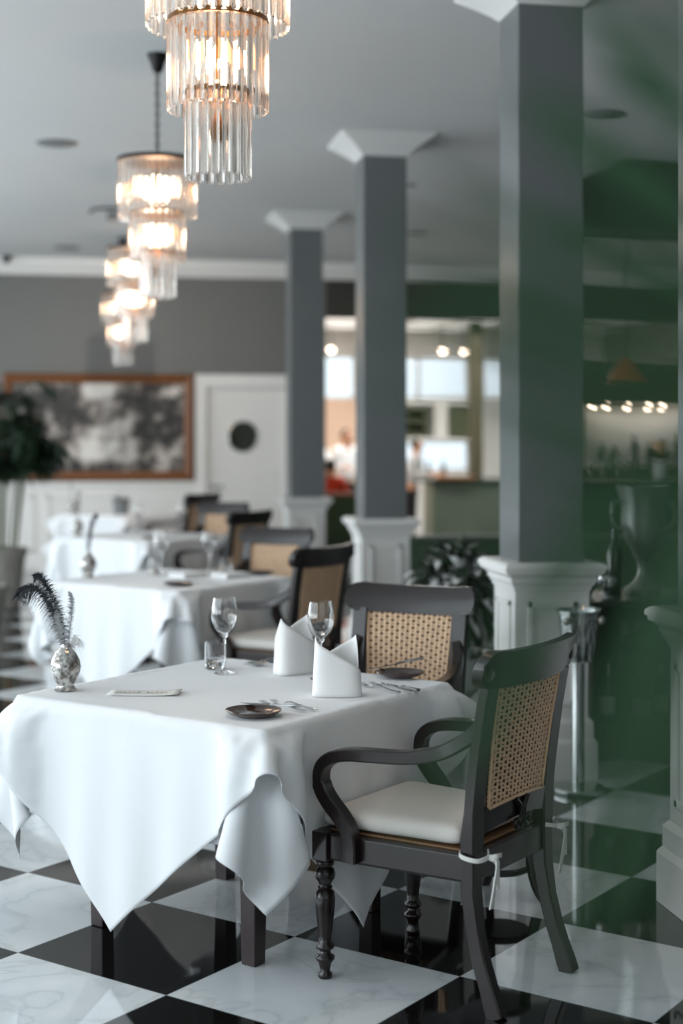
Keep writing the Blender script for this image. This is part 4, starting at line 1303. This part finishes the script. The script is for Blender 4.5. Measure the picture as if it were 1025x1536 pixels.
# ------------------------------------------------------------------ kitchen room contents
t = thing('service_counter', 'pale panelled service counter with dark top in the kitchen opening', 'counter', (6.4, 22.3, 0))
MB().box(-1.15, 2.4, -0.25, 0.35, 0, 0.88).build('front_panel', 'counterpale', t, smooth=False, bevel=0.01)
MB().box(-1.2, 2.45, -0.3, 0.4, 0.88, 0.935).build('worktop', 'darkstone', t, smooth=False, bevel=0.008)
t = thing('wall_shelf_unit', 'white shelf unit holding dark boxes above the kitchen counter', 'shelf unit', (6.0, 24.9, 0))
b = MB()
b.box(-0.68, 0.6, -0.35, 0.0, 2.14, 2.2); b.box(-0.68, 0.6, -0.35, 0.0, 1.52, 1.57); b.box(-0.1, 0.12, -0.35, 0, 1.57, 2.14)
b.build('shelves', 'kitchenwhite', t, smooth=False)
for x, wd, lab in ((5.58, 0.42, 'dark open box on the kitchen shelf, left one with pale things inside'), (6.36, 0.42, 'dark olive board on the kitchen shelf, right one')):
    b = MB()
    if x < 6:
        b.box(-wd / 2, wd / 2, -0.02, 0, 0, 0.52); b.box(-wd / 2, -wd / 2 + 0.05, -0.3, 0, 0, 0.52); b.box(wd / 2 - 0.05, wd / 2, -0.3, 0, 0, 0.52); b.box(-wd / 2, wd / 2, -0.3, 0, 0.47, 0.52); b.box(-wd / 2, wd / 2, -0.3, 0, 0, 0.05); b.box(-wd / 2, wd / 2, -0.3, 0, 0.25, 0.28)
    else:
        b.box(-wd / 2, wd / 2, -0.25, 0, 0, 0.54); b.box(-wd / 2 + 0.03, wd / 2 - 0.03, -0.27, -0.25, 0.03, 0.51)
    o = b.build('shelf_box' if x < 6 else 'storage_board', 'olive', None, smooth=False)
    o.location = (x, 24.88, 1.572)
    tag(o, lab, 'box')
bt = MB().lathe([(0.001, 0), (0.038, 0), (0.04, 0.01), (0.04, 0.17), (0.03, 0.205), (0.014, 0.23), (0.014, 0.29), (0.001, 0.29)], seg=20, cap=False).build('counter_bottle', 'bottle', None, angle=50)
bt.location = (5.25, 22.3, 0.935)
tag(bt, 'dark bottle silhouette on the service counter, left of two', 'bottle', 'bottles on the service counter')
dup(bt, 'dark bottle silhouette on the service counter, right of two', (5.48, 22.25, 0.935))
o = MB().box(-0.3, 0.3, -0.12, 0.12, 0, 0.05).build('serving_board', 'wood_mid', None, smooth=False, bevel=0.01)
o.location = (5.6, 22.02, 0.935)
tag(o, 'orange wooden serving board along the service counter', 'board')
t = thing('booth_bench', 'green upholstered booth seat at the back between the two far pillars', 'booth', (3.55, 19.6, 0))
MB().box(-0.75, 0.55, -0.07, 0.07, 0, 0.78).build('backrest', 'green', t, smooth=False, bevel=0.02)
MB().box(-0.75, 0.55, 0.07, 0.55, 0, 0.43).build('seat', 'green', t, smooth=False, bevel=0.02)
MB().box(-0.77, 0.57, -0.09, 0.09, 0.78, 0.83).build('top_rail', 'wood_mid', t, smooth=False, bevel=0.01)
for k, (x, y) in enumerate(((3.905, 23.3), (5.73, 23.3), (6.08, 23.3))):
    t = thing('ceiling_spot', ('round ceiling lamp in the back room, left one by the pillar', 'round ceiling lamp in the back room, middle one', 'round warm ceiling lamp in the back room, right one')[k], 'lamp', (x, y, 3.42), 0, 'ceiling lamps of the back room')
    MB().tube([(0, 0, 0), (0, 0, -0.42)], 0.01, 6).build('rod', 'blackmetal', t)
    q = MB().lathe([(0.001, -0.5), (0.04, -0.49), (0.055, -0.46), (0.045, -0.43), (0.001, -0.42)], seg=16, cap=False)
    q.build('lamp_globe', 'spot', t)

# people in the back room
def skin_body(parent, name, m, pts, edges, radii, sub=2):
    me = bpy.data.meshes.new(name)
    me.from_pydata(pts, edges, [])
    o = bpy.data.objects.new(name, me); C.objects.link(o); o.parent = parent
    me.materials.append(M[m])
    o.modifiers.new('skin', 'SKIN').use_smooth_shade = True
    sv = me.skin_vertices[0].data
    for i, r_ in enumerate(radii):
        sv[i].radius = (r_, r_) if not isinstance(r_, tuple) else r_
        sv[i].use_root = (i == 0)
    s_ = o.modifiers.new('sub', 'SUBSURF'); s_.levels = s_.render_levels = sub
    return o
def person(label, loc, rz, shirt, sit=False, reach=0.3, H_=1.65, lean=0.0, apron=None):
    t = thing('person', label, 'person', loc, rz)       # faces local -y
    k = H_ / 1.65
    hip = 0.88 if not sit else 0.50
    def S(p, z=None): return tuple(c * k for c in p)
    sh = hip + 0.50
    l1, l2 = -lean * 0.5, -lean
    pts = [(0, 0, hip), (0, l1, hip + 0.18), (0, l2 * 0.9, sh - 0.06), (0, l2, sh + 0.06), (0, l2 - 0.015, sh + 0.14), (0, l2 - 0.02, sh + 0.22)]
    rad = [0.12, 0.105, 0.12, 0.05, 0.07, 0.065]
    ed = [(0, 1), (1, 2), (2, 3), (3, 4), (4, 5)]
    cl_sh = []
    hands = []
    for sx in (-1, 1):
        b0 = len(pts)
        el = (sx * 0.23, l2 + 0.0, sh - 0.27)
        wr = (sx * 0.19, l2 - reach, sh - 0.32 + reach * 0.25)
        pts += [(sx * 0.165, l2, sh), el, wr, (wr[0], wr[1] - 0.07, wr[2] - 0.01)]
        rad += [0.055, 0.042, 0.028, (0.03, 0.016)]
        ed += [(2, b0), (b0, b0 + 1), (b0 + 1, b0 + 2), (b0 + 2, b0 + 3)]
        palm = b0 + 3
        for f_, (dx, ln) in enumerate(((-0.024, 0.065), (-0.008, 0.078), (0.008, 0.074), (0.024, 0.058))):
            b1 = len(pts)
            pts += [(wr[0] + dx, wr[1] - 0.095, wr[2] - 0.014), (wr[0] + dx * 1.1, wr[1] - 0.095 - ln * 0.6, wr[2] - 0.03), (wr[0] + dx * 1.1, wr[1] - 0.095 - ln, wr[2] - 0.055)]
            rad += [0.010, 0.009, 0.008]
            ed += [(palm, b1), (b1, b1 + 1), (b1 + 1, b1 + 2)]
        b1 = len(pts)
        pts += [(wr[0] - sx * 0.035, wr[1] - 0.05, wr[2] - 0.015), (wr[0] - sx * 0.05, wr[1] - 0.09, wr[2] - 0.03)]
        rad += [0.011, 0.009]
        ed += [(b0 + 2, b1), (b1, b1 + 1)]
    for sx in (-1, 1):
        b0 = len(pts)
        if sit:
            pts += [(sx * 0.09, -0.03, hip - 0.02), (sx * 0.1, -0.42, hip - 0.02), (sx * 0.1, -0.40, 0.09), (sx * 0.1, -0.53, 0.035)]
        else:
            pts += [(sx * 0.09, 0, hip - 0.06), (sx * 0.095, -0.01, 0.47), (sx * 0.095, 0.02, 0.09), (sx * 0.1, -0.12, 0.035)]
        rad += [0.085, 0.058, 0.04, 0.035]
        ed += [(0, b0), (b0, b0 + 1), (b0 + 1, b0 + 2), (b0 + 2, b0 + 3)]
    bd = skin_body(t, 'body', 'skin', [S(p) for p in pts], ed, [tuple(c * k for c in r_) if isinstance(r_, tuple) else r_ * k for r_ in rad])
    # shirt: torso and sleeves over the body
    sp = [pts[0], pts[1], pts[2], (0, l2, sh + 0.05)]; se = [(0, 1), (1, 2), (2, 3)]; sr = [0.145, 0.13, 0.145, 0.07]
    for sx in (-1, 1):
        b0 = len(sp)
        el = (sx * 0.23, l2, sh - 0.27); wr = (sx * 0.192, l2 - reach * 0.9, sh - 0.315 + reach * 0.22)
        sp += [(sx * 0.165, l2, sh), el, wr]; sr += [0.07, 0.057, 0.045]; se += [(2, b0), (b0, b0 + 1), (b0 + 1, b0 + 2)]
    skin_body(t, 'shirt', shirt, [S(p) for p in sp], se, [r_ * k for r_ in sr])
    tp = [(0, 0, hip + 0.06), (0, 0, hip - 0.03)]; te = [(0, 1)]; tr = [0.14, 0.135]
    for sx in (-1, 1):
        b0 = len(tp)
        if sit: tp += [(sx * 0.1, -0.1, hip - 0.02), (sx * 0.1, -0.42, hip - 0.02), (sx * 0.1, -0.40, 0.12)]
        else: tp += [(sx * 0.09, 0, hip - 0.12), (sx * 0.095, -0.01, 0.47), (sx * 0.095, 0.02, 0.10)]
        tr += [0.1, 0.075, 0.06]; te += [(1, b0), (b0, b0 + 1), (b0 + 1, b0 + 2)]
    skin_body(t, 'trousers', 'trousers', [S(p) for p in tp], te, [r_ * k for r_ in tr])
    # head details: ears, nose, eyes, mouth; hair
    hc = Vector((0, l2 - 0.015, sh + 0.185)) * k
    hd = MB()
    def ball(b, c, rx, ry, rz_, seg=14):
        st = len(b.v)
        b.lathe([(max(0.001, math.cos(a)), math.sin(a)) for a in np.linspace(-PI / 2, PI / 2, 9)], seg=seg, cap=False)
        b.xform(Matrix.Translation(c) @ Matrix.Diagonal((rx, ry, rz_, 1)), st)
    ball(hd, hc, 0.072 * k, 0.09 * k, 0.108 * k)
    ball(hd, hc + Vector((0, -0.09, -0.012)) * k, 0.013 * k, 0.02 * k, 0.022 * k)
    for sx in (-1, 1): ball(hd, hc + Vector((sx * 0.072, 0.005, -0.005)) * k, 0.01 * k, 0.018 * k, 0.028 * k)
    hd.build('head', 'skin', bd)
    fc = MB()
    for sx in (-1, 1): ball(fc, hc + Vector((sx * 0.028, -0.077, 0.012)) * k, 0.011 * k, 0.008 * k, 0.006 * k)
    ball(fc, hc + Vector((0, -0.078, -0.052)) * k, 0.022 * k, 0.008 * k, 0.005 * k)
    fc.build('face_features', 'hair', bd)
    hr = MB()
    ball(hr, hc + Vector((0, 0.022, 0.03)) * k, 0.083 * k, 0.092 * k, 0.098 * k)
    hr.build('hair', 'hair', t)
    if apron:
        a = MB()
        a.box(-0.14 * k, 0.14 * k, -0.165 * k, -0.15 * k, 0.4 * k, (sh - 0.12) * k)
        a.build('apron', apron, t, smooth=False)
    return t
person('person in pale shirt and black trousers standing at the pale service counter', (4.80, 21.55, 0), R(60), 'greyshirt', H_=1.52, lean=0.1)
person('person in white coat in the back room, right of two beside the pillar', (3.86, 21.7, 0), R(20), 'whitecoat', H_=1.66)
person('person in white coat in the back room, left of two and leaning forward', (3.66, 22.9, 0), R(-40), 'whitecoat', H_=1.6, lean=0.1)
person('person in red orange top sitting in the green booth beside the far pillar', (3.35, 20.05, 0), R(160), 'redshirt', sit=True, H_=1.62)

# ------------------------------------------------------------------ bar corner at the right
t = thing('wine_cabinet', 'dark open wine cabinet on the floor right of the near pillar', 'cabinet', (2.98, 7.1, 0))
b = MB()
b.box(-0.55, 0.55, 0.2, 0.23, 0, 0.75)
b.box(-0.55, -0.51, -0.24, 0.23, 0, 0.75); b.box(0.51, 0.55, -0.24, 0.23, 0, 0.75)
b.build('carcass', 'canopy', t, smooth=False, bevel=0.004)
for z in (0.13, 0.47):
    MB().box(-0.51, 0.51, -0.23, 0.2, z, z + 0.03).build('shelf', 'canopy', t, smooth=False, bevel=0.003)
MB().box(-0.57, 0.57, -0.26, 0.24, 0.75, 0.78).build('cabinet_top', 'darkstone', t, smooth=False, bevel=0.005)
MB().box(-0.51, 0.51, -0.2, 0.2, 0, 0.13).build('plinth', 'canopy', t, smooth=False)
def wine_bottle():
    t = thing('wine_bottle', '', 'bottle', (0, 0, 0), 0, 'wine bottles in the cabinet')
    MB().lathe([(0.001, 0), (0.036, 0), (0.038, 0.006), (0.038, 0.17), (0.033, 0.195), (0.018, 0.222), (0.0145, 0.24), (0.0145, 0.25)], seg=24).build('bottle_body', 'bottle', t, angle=50)
    MB().lathe([(0.0388, 0.05), (0.0388, 0.135)], seg=24, cap=False).build('paper_label', 'label', t)
    b = MB()
    for q in range(4): b.lathe([(0.0155, 0.238 + q * 0.013), (0.0165, 0.240 + q * 0.013), (0.0165, 0.248 + q * 0.013), (0.0155, 0.250 + q * 0.013)], seg=20)
    b.build('screw_cap', 'foil', t, angle=30)
    return t
wb = wine_bottle()
wb.location = (2.70, 6.92, 0.161); wb['label'] = 'dark wine bottle with white label and silver screw cap, clearest on the lower shelf'
for k, (x, y, lab) in enumerate(((2.56, 7.0, 'dark wine bottle left of the clearest bottle on the lower shelf'), (2.83, 7.02, 'dark wine bottle right of the clearest bottle, next to the white pedestal'), (2.95, 6.95, 'dark wine bottle on the lower shelf behind the white pedestal edge'))):
    dup(wb, lab, (x, y, 0.161))
bg_ = MB().lathe([(0.001, 0), (0.032, 0), (0.03, 0.006), (0.005, 0.012), (0.005, 0.06), (0.03, 0.085), (0.038, 0.12), (0.034, 0.16), (0.033, 0.16), (0.036, 0.12), (0.028, 0.088), (0.001, 0.072)], seg=24, cap=False).build('bar_glass', 'glass', None, angle=70)
bg_.location = (2.63, 6.95, 0.501)
tag(bg_, 'stemmed glass on the upper cabinet shelf, left one', 'glass', 'glasses on the cabinet shelf')
dup(bg_, 'stemmed glass on the upper cabinet shelf, right one', (2.72, 7.0, 0.501))
cup = MB().lathe([(0.001, 0), (0.03, 0), (0.031, 0.004), (0.012, 0.012), (0.012, 0.03), (0.036, 0.05), (0.042, 0.085), (0.04, 0.1), (0.037, 0.1), (0.038, 0.085), (0.03, 0.055), (0.001, 0.045)], seg=24, cap=False).build('silver_cup', 'silver', None, angle=50)
cup.location = (2.44, 6.95, 0.781)
tag(cup, 'small silver cup on the cabinet top, nearest the pillar', 'cup', 'silver cups on the cabinet')
dup(cup, 'small silver cup on the cabinet top, middle of three', (2.53, 6.93, 0.781))
dup(cup, 'small silver cup on the cabinet top, right of three', (2.56, 7.06, 0.781))
t = thing('pewter_urn', 'large pewter wine urn with flared bowl on the dark cabinet', 'urn', (2.80, 7.16, 0.781))
MB().lathe([(0.001, 0), (0.09, 0), (0.092, 0.02), (0.05, 0.05), (0.025, 0.1), (0.03, 0.16), (0.06, 0.22), (0.10, 0.28), (0.115, 0.36), (0.11, 0.44), (0.13, 0.52), (0.135, 0.54), (0.128, 0.54), (0.1, 0.44), (0.1, 0.36), (0.001, 0.28)], seg=36, cap=False).build('bowl', 'pewter', t, angle=60)
for sx in (-1, 1):
    MB().tube(spline([(sx * 0.11, 0, 0.32), (sx * 0.165, 0, 0.36), (sx * 0.16, 0, 0.45), (sx * 0.115, 0, 0.46)], 6), 0.009, 8).build('handle', 'pewter', t)
o = MB().lathe([(0.001, 0), (0.04, 0), (0.042, 0.01), (0.042, 0.2), (0.036, 0.235), (0.018, 0.26), (0.016, 0.33), (0.001, 0.332)], seg=24, cap=False).build('black_bottle', 'bottle', None, angle=50)
o.location = (2.63, 7.12, 0.781)
tag(o, 'plain black bottle standing beside the pewter urn', 'bottle')
# far bar
t = thing('bar_counter', 'long dark bar counter in the distance right of the near pillar', 'bar counter', (6.7, 15.6, 0))
MB().box(-1.9, 2.2, -0.3, 0.3, 0, 1.04).build('front_panel', 'barfront', t, smooth=False, bevel=0.01)
MB().box(-1.95, 2.25, -0.36, 0.36, 1.04, 1.09).build('bar_top', 'darkstone', t, smooth=False, bevel=0.01)
t = thing('back_bar', 'lit back bar cabinet with pale niche behind the bar', 'cabinet', (6.78, 17.6, 0))
b = MB()
b.box(-0.95, 0.95, 0.1, 0.2, 0, 2.5); b.box(-0.95, -0.75, -0.25, 0.1, 0, 2.5); b.box(0.75, 0.95, -0.25, 0.1, 0, 2.5)
b.box(-0.75, 0.75, -0.25, 0.1, 1.98, 2.5); b.box(-0.75, 0.75, -0.25, 0.1, 0, 1.2)
b.build('carcass', 'olive', t, smooth=False)
MB().box(-0.75, 0.75, 0.06, 0.1, 1.2, 1.98).build('niche_panel', 'kitchenwhite', t, smooth=False)
bulbs = []
for k in range(6):
    q = MB().lathe([(0.001, -0.03), (0.025, -0.02), (0.03, 0), (0.02, 0.03), (0.001, 0.035)], seg=12, cap=False)
    q.xform(Matrix.Translation(((-0.6, -0.42, -0.15, 0.12, 0.3, 0.58)[k], -0.12, 1.945)))
    q.build('niche_lamp', 'spot', t)
l = bpy.data.lights.new('niche_light', 'AREA'); l.shape = 'RECTANGLE'; l.size = 1.3; l.size_y = 0.1; l.energy = 3; l.color = (1, 0.88, 0.76)
o = bpy.data.objects.new('niche_light', l); o.location = (6.78, 17.45, 1.93); C.objects.link(o)
for k, (x, h) in enumerate(((6.3, 0.30), (6.46, 0.26), (6.72, 0.40), (6.92, 0.3), (7.1, 0.36), (7.3, 0.42))):
    q = MB().lathe([(0.001, 0), (0.045, 0), (0.046, h * 0.6), (0.035, h * 0.72), (0.016, h * 0.8), (0.016, h), (0.001, h)], seg=20, cap=False).build('liquor_bottle', 'bottle', None, angle=50)
    q.location = (x, 17.5, 1.2)
    tag(q, 'dark bottle standing in the lit niche behind the bar, %s from the left' % ('first', 'second', 'third', 'fourth', 'fifth', 'sixth')[k], 'bottle', 'bottles in the bar niche')
gl = None
for k, (x, y) in enumerate(((5.45, 15.45), (5.6, 15.5), (5.75, 15.42), (5.9, 15.5))):
    lab = 'stemmed glass on the bar counter, %s from the pillar' % ('first', 'second', 'third', 'fourth')[k]
    if gl is None:
        gl = wine_glass_mesh().build('bar_wine_glass', 'glass', None, angle=70)
        gl.location = (x, y, 1.091); tag(gl, lab, 'glass', 'glasses on the bar counter')
    else: dup(gl, lab, (x, y, 1.091))
t = thing('flower_vase', 'white vase with pale orange flowers on the bar counter', 'flowers', (6.3, 15.62, 1.091))
MB().lathe([(0.001, 0), (0.07, 0), (0.085, 0.2), (0.08, 0.22), (0.07, 0.2), (0.001, 0.05)], seg=20, cap=False).build('vase_body', 'kitchenwhite', t, angle=50)
b = MB()
for k in range(9):
    a = k * 0.7
    leaflet(b, Vector((0, 0, 0.2)), Vector((0.4 * math.cos(a), 0.4 * math.sin(a), 1)), 0.3, 0.035, 0.1)
b.build('petals', 'flame', t, angle=180)
b = MB()
rg = random.Random(5)
for k in range(26):
    a = rg.uniform(0, 2 * PI)
    leaflet(b, Vector((0, 0, 0.18)), Vector((math.cos(a), math.sin(a), rg.uniform(0.3, 1.6))), rg.uniform(0.2, 0.45), 0.03, 0.4)
b.build('green_leaves', 'leafdark', t, angle=180)
t = thing('copper_pendant', 'glowing copper pendant lamp hanging above the bar', 'pendant lamp', (5.906, 15.6, CZ))
MB().tube([(0, 0, 0), (0, 0, -1.25)], 0.008, 6).build('cord', 'blackmetal', t)
MB().lathe([(0.03, -1.22), (0.09, -1.3), (0.2, -1.48), (0.21, -1.5), (0.2, -1.5), (0.08, -1.32), (0.02, -1.25)], seg=28, cap=False).build('lamp_shade', 'copper', t, angle=60)
MB().lathe([(0.001, -1.45), (0.04, -1.43), (0.05, -1.39), (0.03, -1.34), (0.001, -1.32)], seg=16, cap=False).build('bulb', 'bulb', t)
# dark bulkhead under the ceiling
t = MB()
t.add([(3.75, 10.9, 3.16), (6.6, 10.9, 3.16), (6.6, 10.9, CZ), (4.1, 10.9, CZ), (3.75, 10.9, 3.55), (3.75, 11.5, 3.16), (6.6, 11.5, 3.16), (6.6, 11.5, CZ), (4.1, 11.5, CZ), (3.75, 11.5, 3.55)],
      [(0, 1, 2, 3, 4), (9, 8, 7, 6, 5), (0, 5, 6, 1), (1, 6, 7, 2), (2, 7, 8, 3), (3, 8, 9, 4), (4, 9, 5, 0)])
o = t.build('ceiling_bulkhead', 'canopy', None, smooth=False)
tag(o, 'dark boxed bulkhead with a cut corner hanging from the ceiling at the right', 'bulkhead')

# ------------------------------------------------------------------ things on the ceiling
for k, (x, y, r_, lab) in enumerate(((-0.174, 10.93, 0.15, 'round grey ceiling speaker left of the second chandelier'), (3.376, 9.34, 0.15, 'round grey ceiling speaker right of the near pillar'), (-0.16, 16.9, 0.15, 'round grey ceiling speaker near the back wall at the left'), (3.434, 15.1, 0.12, 'small round ceiling disc right of the second pillar, farther one'), (2.72, 12.23, 0.06, 'small round ceiling disc beside the second pillar top'))):
    o = MB().lathe([(0.001, -0.012), (r_ * 0.9, -0.012), (r_, -0.004), (r_, 0)], seg=32, cap=False).build('ceiling_speaker', 'greymetal', None, angle=50)
    o.location = (x, y, CZ)
    tag(o, lab, 'ceiling speaker', 'round ceiling fittings')
t = thing('ceiling_fixture', 'curved rod fixture with a dark box on the ceiling behind the second chandelier', 'fixture', (0.35, 13.9, CZ))
MB().tube(spline([(-0.28, 0, -0.06), (-0.22, 0, -0.02), (-0.05, 0, -0.012), (0.2, 0, -0.012)], 6), 0.012, 6).build('rod', 'blackmetal', t)
MB().box(-0.12, 0.15, -0.08, 0.08, -0.12, -0.05).build('box', 'greymetal', t, smooth=False, bevel=0.01)
MB().tube([(0.02, 0, 0), (0.02, 0, -0.06)], 0.012, 6).build('bracket', 'blackmetal', t)
sl = bpy.data.lights.new('picture_light', 'SPOT'); sl.energy = 170; sl.spot_size = R(95); sl.spot_blend = 0.9; sl.color = (1.0, 0.93, 0.86); sl.shadow_soft_size = 0.06
o = bpy.data.objects.new('picture_light', sl); o.location = (0.4, 13.75, CZ - 0.16); o.rotation_euler = (R(62), 0, R(-8)); C.objects.link(o)
t = thing('dome_camera', 'small dark security camera near the ceiling at the far left', 'camera', (-0.86, WY - 0.19, 3.66))
MB().lathe([(0.001, -0.06), (0.03, -0.05), (0.045, -0.02), (0.05, 0.02), (0.05, 0.03)], seg=20, cap=False).build('dome', 'blackmetal', t)
o = MB().tube(spline([(0, 0, 0), (0, 0, -0.02), (0.02, 0, -0.035), (0.04, 0, -0.02)], 5), 0.006, 6).build('ceiling_hook', 'blackmetal', None)
o.location = (2.33, 6.6, CZ)
tag(o, 'small dark hook on the ceiling beside the near pillar', 'hook')

# ------------------------------------------------------------------ palm close to the camera at the right
cy, sy = math.cos(0.173), math.sin(0.173)
def cr_(X, d, z): return Vector((X * cy + d * sy, d * cy - X * sy, z))
t = thing('areca_palm', 'green palm with long blurred fronds close to the camera at the right', 'potted palm', tuple(cr_(0.62, 1.05, 0)))
base = Vector(t.location)
p = pot_mesh(0.15, 0.2, 0.42).build('pot', 'pot', t, angle=60)
MB().lathe([(0.001, 0.39), (0.17, 0.38)], seg=24, cap=False).build('soil', 'soil', p)
rg = random.Random(31)
# two fronds arching in front of the lens: rachis and leaflets as (X right of the view axis, distance, height)
RACH = [
    [(0.60, 1.03, 0.38), (0.44, 0.92, 1.0), (0.27, 0.79, 1.36), (0.205, 0.74, 1.50), (0.190, 0.72, 1.62), (0.186, 0.72, 1.80)],
    [(0.62, 1.05, 0.38), (0.48, 0.92, 1.05), (0.32, 0.78, 1.42), (0.21, 0.72, 1.51), (0.15, 0.70, 1.535), (0.10, 0.68, 1.525)],
    [(0.64, 1.08, 0.38), (0.66, 1.10, 1.0), (0.60, 1.05, 1.5), (0.48, 0.95, 1.75), (0.36, 0.88, 1.72)],
]
LEAVES = [
    [((0.188, 0.72, 1.691), (0.105, 0.69, 1.785), 0.030), ((0.189, 0.73, 1.741), (0.142, 0.71, 1.785), 0.018), ((0.190, 0.73, 1.639), (0.080, 0.71, 1.732), 0.013),
     ((0.192, 0.72, 1.606), (0.035, 0.67, 1.698), 0.019), ((0.194, 0.72, 1.581), (0.012, 0.65, 1.678), 0.018), ((0.197, 0.73, 1.553), (0.022, 0.69, 1.648), 0.018),
     ((0.190, 0.73, 1.664), (0.120, 0.72, 1.720), 0.016), ((0.200, 0.735, 1.523), (0.050, 0.71, 1.610), 0.013), ((0.207, 0.74, 1.500), (0.075, 0.67, 1.575), 0.010),
     ((0.190, 0.73, 1.625), (0.100, 0.70, 1.680), 0.015), ((0.195, 0.73, 1.56), (0.10, 0.69, 1.54), 0.010)],
    [((0.175, 0.71, 1.526), (0.116, 0.68, 1.335), 0.020), ((0.185, 0.715, 1.520), (0.141, 0.70, 1.350), 0.014), ((0.16, 0.705, 1.533), (0.112, 0.69, 1.380), 0.017),
     ((0.127, 0.69, 1.531), (0.046, 0.66, 1.415), 0.024), ((0.195, 0.72, 1.515), (0.150, 0.70, 1.300), 0.012), ((0.14, 0.70, 1.535), (0.070, 0.68, 1.500), 0.010)],
    [],
]
for rc, lv in zip(RACH, LEAVES):
    P_ = spline([cr_(*q) - base for q in rc], 10)
    b = MB().tube(P_, lambda i: 0.007 * (1 - 0.7 * i / len(P_)), 8)
    for p0, p1, wd in lv:
        a0, a1 = cr_(*p0) - base, cr_(*p1) - base
        leaflet(b, a0, a1 - a0, (a1 - a0).length, wd * 0.36, 0.08, Vector((sy, cy, 0.55)), n=10)
        # its neighbour on the same rachis
        a2, a3 = a0 + Vector((0.004, 0.03, -0.022)), a1 + Vector((-0.014, 0.05, -0.030))
        leaflet(b, a2, a3 - a2, (a3 - a2).length, wd * 0.24, 0.12, Vector((sy, cy, 0.2)), n=10)
    if not lv:
        fm = frond_mesh([cr_(*q) - base for q in rc], 16, 0.2, 0.012, rg, 0.5, 0.5)
        b.add(fm.v, fm.f)
    b.build('frond', 'leaf', t, angle=180)
